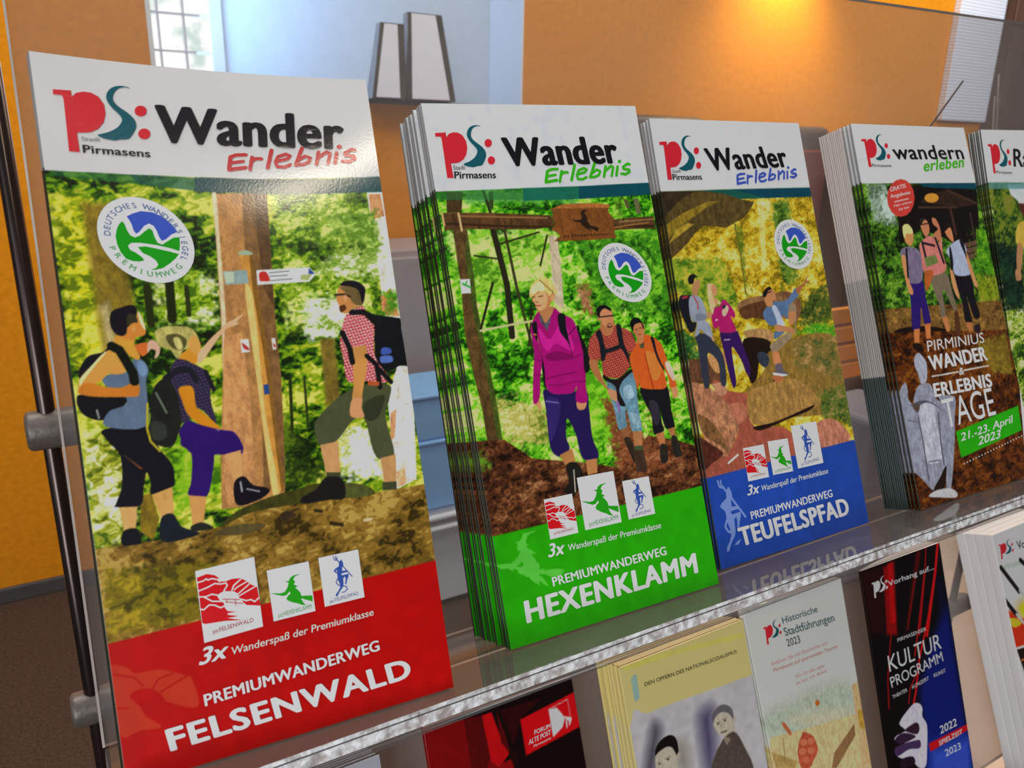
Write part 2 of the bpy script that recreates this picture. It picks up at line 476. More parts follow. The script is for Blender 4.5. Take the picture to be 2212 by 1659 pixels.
# ---------------------------------------------------------------- the brochure stand
LEAN = R(21.02547)
TILT = (-LEAN, 0, 0)
cl, sl = math.cos(LEAN), math.sin(LEAN)


def W(x, d, v):
    """stand coordinates (along the row, into the stand, up the slope) to world"""
    return Vector((x, d * cl + v * sl, -d * sl + v * cl))


stand = thing('brochure_stand', 'clear acrylic tiered leaflet stand on dark upright rods with grey clamps', 'leaflet stand', (0, .13, FLOOR_Z))


def part(name, bm, m, smooth=False, slope=True):
    o = obj(name, bm, m, stand, smooth=smooth)
    o.location = (0, -.13, -FLOOR_Z)
    if slope: o.rotation_euler = TILT
    return o


XR = 0.72
PD = .0400
# upper back panel: its left edge runs slightly askew
bm = bmesh.new()
hexa(bm, [(-.1362, PD, 0), (XR, PD, 0), (XR, PD + .003, 0), (-.1362, PD + .003, 0), (-.1312, PD, .302), (XR, PD, .316), (XR, PD + .003, .316), (-.1312, PD + .003, .302)])
for f in bm.faces:
    f.normal_update()
    if abs(f.normal.y) < .5: f.material_index = 1
part('back_panel', bm, [M['acrylic'], M['edge_line']])

# bright polished left edge of that panel
bm = bmesh.new()
hexa(bm, [(-.1366, PD - .0004, 0), (-.1358, PD - .0004, 0), (-.1358, PD + .0034, 0), (-.1366, PD + .0034, 0), (-.1316, PD - .0004, .3025), (-.1308, PD - .0004, .3025), (-.1308, PD + .0034, .3025), (-.1316, PD + .0034, .3025)])
part('panel_edge', bm, M['edge_line'])


def shelf_mesh(x0, x1, df0, df1, db, v1, th):
    bm = bmesh.new()
    fs = hexa(bm, [(x0, df0, v1 - th), (x1, df1, v1 - th), (x1, db, v1 - th), (x0, db, v1 - th), (x0, df0, v1), (x1, df1, v1), (x1, db, v1), (x0, db, v1)])
    fs[2].material_index = 1; fs[5].material_index = 1
    return bm


part('shelf', shelf_mesh(-.136, XR, -.0221, -.0405, PD, -.0006, .0052), [M['shelf_acrylic'], M['edge']])
# saw line running along the cut edge
bm = bmesh.new()
hexa(bm, [(-.136, -.02216, -.00235), (XR, -.04056, -.00235), (XR, -.0400, -.00235), (-.136, -.0216, -.00235),
          (-.136, -.02216, -.00195), (XR, -.04056, -.00195), (XR, -.0400, -.00195), (-.136, -.0216, -.00195)])
part('edge_groove', bm, M['skirting'])
# rolled lip under the shelf's front edge
bm = bmesh.new()
cyl(bm, (-.136, -.0205, -.0074), (XR, -.0385, -.0074), .0014, 12)
part('shelf_lip', bm, M['shelf_acrylic'], smooth=True)
# lower tier
D2 = .118
bm = bmesh.new()
box(bm, (-.15, D2 + .037, -.283), (XR + .1, D2 + .040, -.052))
for f in bm.faces:
    f.normal_update()
    if abs(f.normal.y) < .5: f.material_index = 1
part('back_panel', bm, [M['lower_acrylic'], M['edge_line']])
part('shelf', shelf_mesh(-.15, XR + .1, D2 - .03, D2 - .03, D2 + .037, -.2930, .005), [M['shelf_acrylic'], M['edge']])
# upright rods and their clamps
for x, ztop in ((-.139, .75), (.569, -.05)):
    bm = bmesh.new(); cyl(bm, (x, .13, FLOOR_Z), (x, .13, ztop), .0032, 24)
    part('rod', bm, M['rod'], smooth=True, slope=False)
    bm = bmesh.new(); cyl(bm, (x, .13, FLOOR_Z), (x, .13, FLOOR_Z + .008), .05, 32, .002)
    part('foot', bm, M['clamp'], slope=False)
for x, z, r in ((-.128, .0695, .0080), (-.129, -.0626, .0078), (.567, -.2330, .0085)):
    bm = bmesh.new(); cyl(bm, (x - .019, .13, z), (x + .026, .13, z), r, 32, .0022)
    part('clamp', bm, M['clamp'], smooth=True, slope=False)
# thin wire and clear divider standing behind the right hand stacks
bm = bmesh.new(); a = Vector((.4131, .05, .235)); b = Vector((.459, .05, .2672))
cyl(bm, a + (a - b) * .6, b, .0007, 10)
part('wire', bm, M['rod'])
bm = bmesh.new(); hexa(bm, [(.4790, .050, .20), (.4803, .050, .20), (.4803, .0510, .20), (.4790, .0510, .20), (.5090, .050, .2755), (.5103, .050, .2755), (.5103, .0510, .2755), (.5090, .0510, .2755)])
part('divider_edge', bm, M['edge_line'])
bm = bmesh.new(); hexa(bm, [(.4740, .050, .20), (.4750, .050, .20), (.4750, .0510, .20), (.4740, .0510, .20), (.4980, .050, .258), (.4990, .050, .258), (.4990, .0510, .258), (.4980, .0510, .258)])
part('divider_edge', bm, M['edge_line'])

# ---------------------------------------------------------------- printed cover pictures
def hexc(h):
    return np.array([int(h[1 + 2 * i:3 + 2 * i], 16) / 255 for i in range(3)]) if len(h) == 7 else np.array([int(h[1 + i] * 2, 16) / 255 for i in range(3)])


def vnoise(x, y, seed):
    """value noise at the points (x, y), one cell per unit"""
    tab = np.random.RandomState(seed).rand(256, 256)
    xi = np.floor(x).astype(int); yi = np.floor(y).astype(int)
    fx = x - xi; fy = y - yi
    fx = fx * fx * (3 - 2 * fx); fy = fy * fy * (3 - 2 * fy)
    a = tab[yi & 255, xi & 255]; b = tab[yi & 255, (xi + 1) & 255]
    c = tab[(yi + 1) & 255, xi & 255]; d = tab[(yi + 1) & 255, (xi + 1) & 255]
    return (a * (1 - fx) + b * fx) * (1 - fy) + (c * (1 - fx) + d * fx) * fy


def smooth_loop(P, n=4):
    P = np.asarray(P); out = []
    N = len(P)
    for i in range(N):
        p0, p1, p2, p3 = P[i - 1], P[i], P[(i + 1) % N], P[(i + 2) % N]
        for k in range(n):
            t = k / n
            out.append(.5 * (2 * p1 + (p2 - p0) * t + (2 * p0 - 5 * p1 + 4 * p2 - p3) * t * t + (3 * p1 - p0 - 3 * p2 + p3) * t ** 3))
    return np.array(out)


def seg_dist(X, Y, a, b):
    d = b - a; L = d @ d + 1e-12
    t = np.clip(((X - a[0]) * d[0] + (Y - a[1]) * d[1]) / L, 0, 1)
    return np.hypot(X - a[0] - t * d[0], Y - a[1] - t * d[1])


class Picture:
    """a printed page: colours on a lattice of points over w x h millimetres"""

    def __init__(self, w, h, res):
        self.nx = int(round(w / res)) + 1; self.ny = int(round(h / res)) + 1
        self.xs = np.linspace(0, w, self.nx); self.ys = np.linspace(0, h, self.ny)
        self.rx = w / (self.nx - 1)
        self.c = np.zeros((self.ny, self.nx, 3))
        self.seed = 1

    def box(self, P, pad):
        lo = P.min(0) - pad; hi = P.max(0) + pad
        i0, i1 = np.searchsorted(self.xs, [lo[0], hi[0]]); j0, j1 = np.searchsorted(self.ys, [lo[1], hi[1]])
        if i1 <= i0 or j1 <= j0:
            return None
        X, Y = np.meshgrid(self.xs[i0:i1], self.ys[j0:j1])
        return slice(j0, j1), slice(i0, i1), X, Y

    def cover(self, P, X, Y, soft):
        ins = np.zeros(X.shape, bool); D = np.full(X.shape, 1e9)
        for a, b in zip(P, np.roll(P, -1, 0)):
            if a[1] != b[1]:
                ins ^= ((a[1] > Y) != (b[1] > Y)) & (X < (b[0] - a[0]) * (Y - a[1]) / (b[1] - a[1]) + a[0])
            np.minimum(D, seg_dist(X, Y, a, b), out=D)
        return np.clip(.5 + np.where(ins, D, -D) / soft, 0, 1)

    def blend(self, js, is_, a, col):
        self.c[js, is_] = self.c[js, is_] * (1 - a[..., None]) + col * a[..., None]

    def poly(self, col, flags, P):
        P = np.array(P); soft = self.rx; amp = 0; alpha = 1.; chk = None
        for f in flags:
            if f == 's': P = smooth_loop(P)
            elif f[0] == 'n': amp = float(f[1:]) / 100
            elif f[0] == 'b': soft = float(f[1:]) * 2
            elif f[0] == 'a': alpha = float(f[1:]) / 100
            elif f[0] == 'c': chk = hexc(f[1:])
        r = self.box(P, soft)
        if r is None: return
        js, is_, X, Y = r
        a = self.cover(P, X, Y, soft) * alpha
        self.seed += 7
        k = hexc(col) * np.ones(X.shape + (3,))
        if chk is not None:
            w = 1.0
            m = (np.sin((X + .25 * Y) * 6.28 / w) > 0).astype(float) + (np.sin((Y - .15 * X) * 6.28 / w) > 0)
            k = k + (chk - k) * (m / 2)[..., None]
        if amp:
            n = .55 * vnoise(X * .7, Y * .38, self.seed) + .45 * vnoise(X * 2.1, Y * 1.3, self.seed + 1) - .5
        else:
            n = .6 * (vnoise(X * .25, Y * .25, self.seed) - .5); amp = .05
        k = np.clip(k * (1 + 2.4 * amp * n)[..., None], 0, 1)
        self.blend(js, is_, a, k)

    def line(self, col, wd, P):
        P = np.array(P); r = self.box(P, wd + self.rx)
        if r is None: return
        js, is_, X, Y = r
        D = np.full(X.shape, 1e9)
        for a, b in zip(P[:-1], P[1:]): np.minimum(D, seg_dist(X, Y, a, b), out=D)
        self.blend(js, is_, np.clip(.5 + (wd / 2 - D) / self.rx, 0, 1), hexc(col))

    def foliage(self, size, con, cols, P, hard=False):
        P = np.array(P); r = self.box(P, 1.5)
        if r is None: return
        js, is_, X, Y = r
        self.seed += 11; s = self.seed
        wx = vnoise(X * .5, Y * .5, s + 5) - .5
        if hard: a = self.cover(P, X, Y, self.rx)
        else: a = np.clip(self.cover(P, X, Y, 2.5) + 1.2 * (vnoise(X * .9, Y * .9, s + 9) - .5) * (self.cover(P, X, Y, 7) < .99), 0, 1)
        u = X / size + wx; v = Y / size * 1.35 + .5 * wx
        t = .34 * vnoise(u * .32, v * .32, s) + .3 * vnoise(u, v, s + 1) + .24 * vnoise(u * 2.3, v * 2.3, s + 2) + .12 * vnoise(u * 4.6, v * 4.6, s + 3)
        t = np.clip(.5 + (t - .5) * 1.5 * con, 0, .9999) * (len(cols) - 1)
        i = t.astype(int); f = (t - i)[..., None]; f = np.clip((f - .5) * 1.8 + .5, 0, 1)
        C = np.array([hexc(c) for c in cols]) ** 1.14
        self.blend(js, is_, a, C[i] * (1 - f) + C[np.minimum(i + 1, len(cols) - 1)] * f)


# ---------------------------------------------------------------- printed covers
ART = '''
C F 100 210 0.28
fill #b8b7b5
F 3 2.0 #1c300a,#41680f,#7d9a1b,#a4ac34,#c9c66e -8.5,175.9 22.1,175.4 59.2,174.8 109,176 110.8,66.6 65.7,65.5 -2.1,65.7 -9.2,67.1
f 3 3.0 #6f7f14,#9fa823,#c3bd33,#cfc565 0.7,168.8 13.2,167.8 14.4,141.7 13.3,122.7 3.8,104.8 0.1,123.8
f 2 1.6 #1d2a0a,#3c5a12,#6d8f1c,#a9b53a 21.7,149.7 44.2,149.1 40.4,120.3 23.1,130.2
f 1.8 1.4 #56770f,#93ab2a,#c9cf95,#e2e3d0 24.8,144 43.4,143.3 40.8,128.9 24.5,131.5
f 3 2 #5d6d10,#a0a33a,#cfd0a0,#dfe0cc 0.8,99.9 10,96 11.5,67.4 -0.1,67.8
f 3 2 #4f7a12,#87b01e,#a8b84a 23.1,99.6 39.1,100.4 36.2,78.1 22.4,73.5
p #7d6c28 n18 b1.2 8.5,166.3 18.1,166.5 18.7,136 19.3,130.4 9,123 8.5,139.2
p #a89a6c n16 b.8 9.4,136.5 12,137.7 13.2,119.9 10.4,118.9
l #2b330d 2.2 22.9,141.3 22.6,130.2
l #232c0b 2.6 29.3,142.5 28.7,131.2
l #2f3a10 1.4 34,140.8 33.6,132.3
f 2.2 1.6 #2c4210,#587a18,#90a832,#c6cf86 64,169.8 95.9,169.7 94.2,124.9 62.1,124.4
f 2 1.7 #55702a,#98ab60,#d6dac0,#ecebe0 68.5,128.4 75.5,135.6 84.2,132 80.3,126 76.6,121.7 70.6,122.2
f 1.6 1.5 #4f6a24,#97ab58,#d5dabc 72.4,143.5 103.6,168 102.2,146.9 96.5,140.7 85.6,141.3
f 1.6 1.2 #8aa04a,#d3dabd,#efefe4 68.1,133.4 73,135.7 78.1,134.4 81.6,131.1 80.2,125.8 76.4,122.4 68.6,122.8 67.8,126.8
f 2.0 1.2 #a9b070,#e6e8d6,#f4f3ee 71.9,90.8 80,92.3 84.5,90.3 86,82 86.2,73.9 74.8,74.5 73.3,77.4 74,87.2
p #74642a n18 b.6 72.3,121.8 76.9,121.4 76.1,102.1 71.1,99.4
l #2a3512 1.0 61.1,110.4 58,78.6
l #33401a 0.8 65.5,109.9 64.5,93.7
f 2 1.6 #20300c,#3d5214,#6b7f22 57.5,97.9 65.7,83.8 67.3,77.1 54.4,75.4
p #a27a4c n14 45.2,169.8 62,170.6 60.5,149.5 59.1,130 58.3,110.7 56.6,91.6 54.7,74.7 49.5,71.2 35.4,72.6 37.1,88.2 40.9,112.5 42.7,131.1 44.6,156.4
p #7a5c38 n16 54.3,170.2 62,170.6 60.5,149.5 59.1,130 58.3,110.7 56.6,91.6 54.7,74.7 48.4,76.4 50.8,98.8 51.4,130.6 53.1,156.2
p #5d452b n18 58.1,170.2 62,170.6 60.5,149.5 59.2,133.3 56.9,139.2 57.2,156.2
p #c9b294 n10 s 45.2,169.8 46.5,169.8 45.7,156.4 44.2,131 43.4,127.3 41.1,112.5 42.9,131.1 44.6,156.4
p #b88a5c n14 42.8,124.8 48.3,125.7 48,105.4 46.5,80.5 37.1,72.3 37.7,88.1
p #d8d0c2 n22 94.7,170.6 100.5,170.5 101.8,148 101.5,124.2 101.8,108.8 97.6,71.3 90.3,69.2 91.1,86.7 91.7,100.3 96.2,109.4 94.7,127.5 95,146.2
p #b98a62 n22 95.3,169.8 99.4,169.8 99.7,162.1 95,160.8
p #b97f56 n22 94.3,134.4 98.1,137 99.8,127.1 94.1,128.2
p #c08a64 n20 92,94.8 94.2,95.8 92.2,86.5 90.6,85.4
p #c39673 n20 91.2,75.1 94.1,76 94,70.6 90.7,69.8
f 1.6 1.1 #3f5a1a,#6f8f34,#a9bb6a 80.7,162.4 96.4,163.5 97,153.1 94.7,146.9 90.2,153.3 81.1,155.6
f 1.4 1.0 #4f7f22,#7fae3a 95.9,135.7 100.2,136.8 100.2,129.8 94.1,128.2 96,131.5
p #b58743 n10 51,150.8 54.7,150.4 54.8,139.4 55.2,117.4 54.4,75.4 50.7,74 50.6,92.5 50.8,114.7 51.1,139.5
p #d9ac70 n6 s 51.1,139.5 53.1,138.2 53,126.6 52.8,120.2 52,98.6 53,74 50.9,74.1 50.7,93.7 50.9,117.8
p #7d5c26 n10 53.8,150.3 54.8,150.4 54.9,139.3 55.3,117.4 54.4,75.4 53.6,74.9 54,117.5 53.4,138.1
p #8fa08a s 50.8,151.1 52.9,151.8 54.8,150.9 54.6,150.2 51,150.3
p #8a9c98 n8 45.2,145.2 52.5,145.4 52.5,141.1 45.5,141
p #a8b3a0 45.5,144.9 48.5,145 48.2,141.6 45.7,141.5
p #c6cac8 55.4,145.2 72.1,145.5 73.9,143 71.4,140.7 55.1,140.5
p #a8322e s 56.2,144.3 58.3,144.5 59.1,141.7 57.2,141.5 56,141.8
l #55585c 0.28 59.3,144.2 65.5,144.5
l #55585c 0.28 59.3,143 64.7,143.2
l #55585c 0.28 59.3,141.7 66.1,141.9
p #3a4c8c 71.9,145.3 73.7,143.2 71.6,143.1
p #9aa36a 69.2,143.1 72.7,143.1 71.2,141.2 68.6,141.5
p #d9d4cc 47.6,123.5 50,123.5 49.9,119.5 47.5,119.4
p #a23a34 s 47.9,122.5 49.5,121.1 49.8,120 48.3,120.6
p #cfc8be 57.1,123.2 58.2,123.2 58.1,119.6 57,119.5
p #a23a34 57.4,121.7 58,121 57.9,120 57.3,120.5
p #2d4f7f 52.6,108.7 54.2,108.9 54.1,105.7 52.5,105.6
p #2d6a4a a60 1.5,175.8 22.1,175.4 24.8,175 24.5,172.5 1.9,174.2
p #1f5c50 a75 22.1,175.4 40.7,174.9 40.2,170.8 24.5,172.5
p #1c4e52 40.7,174.9 59.2,174.8 81.1,175 100.3,176 100.8,170.6 71.4,169.8 40.1,170.5
F 2.5 1.6 #4a3c14,#7a642a,#94793a,#b09a5a -9.1,67.6 7.2,67.5 17.8,66.7 33.2,67.3 46.4,72 66.4,70.6 81.6,69.4 109.2,69.2 110.1,42.2 -8.6,40
f 2.2 1.5 #5b5414,#84781f,#a8952f 1.5,61.5 32.2,57.7 30.1,41.5 1.1,43.1
p #46451a s n18 34.1,67.1 39.2,71 49.1,73.6 59.1,74.9 65.3,75.4 79.4,72.5 82.6,68.8 71.6,69.4 60,70 43.9,70.1
p #55582f n14 s 72.3,74.2 79.4,72.5 82.4,69.1 73.7,69.3
p #5d5230 n12 s 32,65.6 38.7,67.2 47.6,65.5 41.1,63.8
p #3f3320 n12 s 51.7,67.2 54.3,68.7 57,66.7 52.9,65.5
l #3c3018 1.0 63.1,67.1 65,66.5
l #3c3018 1.2 67.5,62.2 70.9,61
l #b7aa8a 1.0 78.3,61.1 80.4,61
p #7d6a20 n20 13.5,80.3 16.5,80.7 17.8,73 15.3,67 12.2,70.3
p #16141e s 6.2,100.8 17.7,100.7 20.3,93.3 23.2,88.1 23.3,83.4 22.4,81.6 16.5,80.3 16.7,83.5 16,86.9 14.7,82.9 13.1,77.6 6.8,78.3 7,79.6 9,84.3 9.6,92.5 6.7,97.6
p #7a4f2e 10.3,93.1 15.3,88 14.4,88.1
p #c29a62 n6 7.6,78.1 12.3,77.5 11,70.6 8,70.6
p #bd955a n6 16.7,80.2 22.4,81.6 21.9,73.6 18.2,72.9
p #15161c s 7.9,71.2 11.5,71.2 12.1,67.6 11.4,66.7 7,67.4
p #1d242c s n10 18.2,72.9 21.6,73.7 23.5,69.6 28.2,66.8 24.8,65.9 17.8,66.2
p #1d1a22 s 1.6,116.1 2.1,118.7 4.7,122.1 8.5,122.9 10.4,124.5 12.2,125.5 13.2,124.1 10.2,123.2 7.1,121.2 3.1,116.6
p #17151a s 0.3,110.2 1.4,111.4 7,110.1 13.1,109.4 12.4,107 10.9,104.6 6.2,103.4 2.3,104.9 0.5,107.5
p #b86a32 s 17.2,124.2 21,124.8 21.2,122.5 19.2,120.8 17.9,122.5
p #c4a08a s 21,124.6 22.2,125.5 23.6,124.6 24.2,122.7 23.5,120.6 22.3,119.9 22.9,122.1 21.6,122.7 20.6,121.8
p #607082 s n5 9.4,116.4 14.5,116.8 16.6,120.3 18.7,119.9 20.1,117.7 20.1,115.8 19.2,113.6 18.9,109.7 17.5,100.2 6.8,101.6 8.1,105.7 12.4,107 13.1,109.4 8.9,112.6 7.5,114.8
p #7088a0 s 17.6,119.5 19.4,118.9 19.9,116.3 18.5,114.8 17.4,116.6
p #bd8e3c s 12.4,127.1 14.1,127.9 17.9,127.2 17.3,124.4 18.4,121.1 17.8,119.9 16.2,120.8 14.4,122.8 12.1,125.3
p #c0904a s 1.8,115.8 5,119.1 9.4,123 11.5,123.3 13,122 14,116.9 11.4,116.2 9.4,116.6 6.7,114.4 4.6,114 2.9,113.2 0.9,112.4
p #d8b98c s 1.8,115.8 5,119.1 8.9,122.8 9.3,122.5 6,119 2.9,115.5 1.7,113.8
p #b5762c s 0.9,112.3 2.4,114.4 4.6,114.4 8.1,112.9 12.2,112.3 15.3,113.3 16.8,113.1 17.2,111.5 16.5,109.4 14.8,109.3 9.4,109.8 4,110.6 1.4,111.6
l #15190f 2.6 11.2,124.5 13.1,123.2 14.6,119.6 15.9,116.2 16,113.7
p #b97e3c s 15.9,130.1 18.3,131.1 19.4,134 19.9,133.5 20.7,130.7 21,128.8 20.4,127 18.2,126.7 17.3,125.8 14,127
p #d9c8a0 s 19.4,134 20,133.4 20.7,130.7 20.9,128.6 20.3,129.3 19.6,131.2
p #1c1920 s 11.6,132.2 12.4,134.5 14.6,135.5 17.9,136.2 19.1,135.2 18.9,133.1 17.5,131.1 16.1,129.8 15.6,128 14.3,127.2 12.7,128 11.7,129.9
p #3c3626 s 16.5,133.5 18.6,133.2 19,131 17.5,130.9 16.1,129.8
p #c98d50 o 18.4,129.1 18.3,128.7 18.1,128.4 17.9,128.2 17.7,128.1 17.4,128.2 17.2,128.5 17.1,128.8 17.1,129.2 17.2,129.6 17.4,129.9 17.7,130.1 17.9,130.2 18.1,130.1 18.3,129.9 18.4,129.5
l #8a8f8c 0.5 5.1,106.5 5.4,104.2
p #c79f7e s 33.9,120.3 36.2,122 39.1,124.8 43.3,128.1 44.5,129.2 46.2,129.9 49.1,131.4 49.3,131.1 47.5,129.5 47.6,128.4 45.3,127.7 43.6,127 40.9,124.1 38.7,121.5 35.1,117.4 34.1,118.1
p #24251f s n12 19.1,102.8 19.3,106.7 21.4,111.8 24.7,114.1 26.6,115 28.3,108.3 28.3,102.9 26.4,97.8 24.4,93.8 21.9,93.4 19.1,95.3 18.1,98.9
p #3a3d36 s n10 19.1,101.2 22.7,100.2 22.5,96.2 19,96.2
l #6e7a68 0.5 21.4,109.7 23.6,103.5
l #a89d2c 0.6 18.7,106.8 17.7,99.5 18.2,95.7 20.4,92.5
p #4b3f5c s c#2a2438 26.2,116.1 28.7,119.4 31.1,118.4 33.9,116.7 36.7,114.3 37.7,110 36.8,108.8 36.5,104.7 37.2,100.2 36.8,98.6 32.8,103.7 29.2,100.1 27.5,100.6 27.3,108.5 26,112.4
l #20232a 1.8 24.7,113.8 28.7,115.9 31.7,115.6 33.1,112.4
l #22202a 1.2 36.2,114.6 37.8,108.9
p #ba862f s 28.7,119.6 31.5,121.6 34.4,122.2 33.8,117.3 31.1,118.6
p #ba811f s 27.8,110.3 30.6,110.9 32,109.6 32.1,104.4 34.1,102 38.3,96.6 34.5,97.4 31.7,99.5 29.3,102.5 28.3,106.7
p #a79f62 s n14 23.4,127.7 25.9,129.1 30.4,129 33.4,128.3 35.1,126 35.5,122.6 34.4,120.2 33.6,122 30.7,121.7 28.7,119.3 27,122 25.3,122.7 23.8,124.4
p #5a5630 s n16 26.3,126.4 29.6,126.7 31.9,124.8 31,122.2 29,121.8 26.9,123.6
p #b7ad72 s n10 28.2,125.4 29.9,125.5 30.6,122.5 29,122.1
p #cc9350 s 32.2,123.4 34.1,126 35.8,123.1 34.5,120.1 32.9,120.9
p #371769 s 26.4,97.8 29.3,100.4 32.2,98.9 38.1,96.5 41.6,95.5 43.4,92.7 43.8,89.6 43,88.2 38.1,88.9 29.5,90.2 26.8,94.5
l #8f8aa0 0.5 35.7,96.4 37.5,96.4
p #341565 s 26.2,93.9 29.9,98.7 37.9,96.1 42.7,93.5 43.8,89.1 38.3,88.7 35.7,90 34.6,85.4 31.7,77.2 26.8,78.2 26.8,79.9 27.9,82.6 28.9,90.6
p #bd9362 n5 38.3,88.9 43.2,89.5 42.7,81.2 40.1,79.5
p #bd9058 n5 26.6,78.3 31.5,77.1 29.8,69.7 26.6,68.9
p #18141e s 39.9,79.7 43,81.4 45.4,78.3 49.1,76.9 50,75.5 46.7,73.6 40,73
l #9a98a0 0.5 41.8,79.8 41.9,76.9
l #9a98a0 0.4 43.4,77.4 47,76
p #2e2b26 s 26.1,69.1 29.4,69.7 32.4,67.3 26.8,67.5
p #50553a s n6 80.4,104.3 84.6,105.2 93,104.2 92.3,99.5 90.1,93.6 91.3,80.5 86.4,79.8 84.2,83.7 83,93.9 78.9,93.8 72.8,88 67.5,87.3 66.4,93.5 68.9,97.1 74.7,101.6
p #3a3f2a s 83.7,99.2 90.8,101 87.7,94 83.6,93.5
p #b58f62 n5 67.5,87.5 73.4,87.9 72.7,77.5 68.1,76.9
p #b08b5e n5 86.4,80.3 91.7,80.8 90.6,71.1 86.5,71.2
p #484b32 68.2,78.5 72.7,77.8 72.6,75.4 68,76.2
p #484b32 85.9,72.3 90.7,71.8 90.4,69.1 85.6,69.6
p #221e1d s n10 59.5,71.8 64.3,73.7 68,77 73,75.5 72.9,69.4 67.6,69.7 59.9,69.8
p #17191c s n14 88.6,129.7 92.1,128.2 98.7,126.8 100.9,125.1 101.5,115.7 101.3,110.2 97.5,110.3 94.2,109.1 90.4,110.7 89.4,113.8 90.7,125.3
p #cda0a0 s c#a2343c 81.9,129 84.6,130.9 87.7,131.6 88.7,130 90.8,125.9 89.5,114.4 93.3,107 92.7,105.3 88.1,105.2 85.3,106.4 81,106.3 78.9,108 78.8,115.4 78.5,119.6 80.2,125.5
p #b6884e s 81.6,117.3 84.6,118.2 87,117.7 86.3,111.1 83.5,102.4 82.8,99.5 79.9,100.4 81,105.7 81.7,112.2
p #bd8e66 s 80,101 83.1,100.9 82.6,97.7 82.9,94.5 78.9,95.1 78.6,97.6
l #1a1a1c 1.8 79.8,123.1 81.5,117.6 81.7,113.1
l #1a1a1c 1.8 83.8,129.7 88,129.5 91.1,125.8
l #1a1a1c 1.6 86.8,114.7 89.6,111.4 89.7,103.8
l #1a1a1c 1.6 90.3,109.8 93.6,105.2
p #b5844f s 80.5,137.8 82.2,138.9 85.6,137.8 86.6,132.3 84.6,131.2 82,129.4 80.3,130.3 80,132.1 79.4,134.2
p #6c5c3a s n10 81.2,138.3 84.5,138.4 88.9,135.8 87.7,131.9 84.8,132.7 83.7,134.9 82.4,136.8
p #1d1a24 s 81.4,138.9 83,140.3 86.5,140.2 89,138.5 89.4,136.3 87.8,132.6 87.2,136.8 84.5,138.4
l #1c1c22 0.55 79.1,135.8 82.3,135.9 84,135
p #5a3518 s 80,131.8 81.8,132.4 82.2,131 80.3,129.9
p #c58e68 o 83,134.5 82.9,134 82.7,133.6 82.5,133.4 82.2,133.3 82,133.4 81.9,133.7 81.8,134.1 81.8,134.5 81.9,135 82.1,135.4 82.3,135.6 82.6,135.7 82.8,135.6 83,135.3 83,134.9
p #a85830 85.8,106.2 89.7,105.7 89.5,104.3 85.9,104.8
p #465b9a s 92.3,116.9 95,116.6 95.1,114.8 91.8,114.7
p #5b70aa s 91.4,114.1 95.1,113.9 95.1,111.9 91.4,111.9
l #8f9496 0.4 100.1,123.6 100.4,111.2
p #a50d07 -0.4,40.6 101.3,43.2 104.4,-3.7 1.5,-13.4 -7.8,-10.2
p #ad3a22 s -0.5,34.5 3.9,33 5.8,30.8 9.6,30.5 13.6,29.7 18.4,27 20.8,25 21.4,16.7 13.7,20.2 12.1,22.7 9.9,25.1 6.2,26 3.8,24.6 5.9,21.4 7.4,17.9 11,13.8 5.4,14.5 0.1,14.6 -0.4,27.5
l #a1150c 0.5 0.1,32 5.7,29.5 7.5,26.6
l #a1150c 0.5 9.9,25.1 11.7,27.5 16,28.1
l #a1150c 0.5 11.9,23.7 19.7,26.4
l #a1150c 0.4 0.2,22.4 3.1,21.5
u fels - 25.52 55.85 17.23 0.68 -0.13 -21.37
u witch - 45.85 51.62 12.92 0.14 0.04 -15.75
u devil - 61.90 52.13 12.88 0.08 -0.06 -15.57
u seal - 24.58 155.39 13.16 -2.33 -0.25 12.91
u logo - 4.74 199.41 23.21 -11.39 4.87 -17.98
u erl #a5262c 50.68 177.06 42.38 4.72 14.81 7.70
t 1.0 0 #17131a 31.5,185.9 88.7,185.5 32.6,197.1|Wander
t .7 0 #1a1a1c 10.6,181.3 28.7,180.8 10.6,183.6|Pirmasens
t .25 0 #7c7c7c 10.6,184.8 15.6,184.9 10.5,186|Stadt
t .35 .2 #d9b9b0 32.4,29.1 76.7,30.3 32.3,31.3|Wanderspaß der Premiumklasse
t .9 .2 #dcd6d4 23.2,28.5 30.6,28.8 24.2,33.1|3x
t .9 0 #d8cdca 23.4,16.4 77.1,18.8 23.3,19.7|PREMIUMWANDERWEG
t 2.0 0 #dcd3d2 12.8,6.6 86.2,7.6 12,12.7|FELSENWALD
C H 100 210 0.3
fill #bcbec2
F 2.6 1.7 #1f4a0e,#3f8416,#6cb028,#9cc84c,#c4d890 -9.3,175.6 109.9,175.7 112.4,169.7 112.1,86.7 104.7,41.4 -26.4,55.4
f 2.4 1.8 #2d5e14,#55922a,#86b83e 55.9,157 102.6,154.3 103.8,113.2 65.4,125.2
f 3 2 #5d8f28,#94bb48,#bfd08a 0.9,160.1 49.4,157.3 40.8,135.1 4.1,134.7
f 2.2 1.4 #7c8a3a,#b4b06a,#d8cf9e 8.6,94.7 31.7,87.5 33,72.4 13.1,75.9
f 3 2 #62a024,#86bd34,#a9cc5c 44.9,100.6 65.9,93.9 65.4,68.7 47.6,69.9
f 2 1.2 #3f7f3a,#69a35a,#86b870 12.1,170.5 60.6,169.1 61.4,173.3 12.9,175.1
p #4a3a22 n22 4.2,175.4 11.2,175.1 9.2,167 3.1,167.3
p #5f4a2a n24 4.4,161 10.3,160.3 9.9,146.2 9.2,130.6 9.8,110.2 10.2,92.6 10.8,73 4.2,75.4 4.4,90.2 3.2,104.6 2.3,119.6 4,138.9
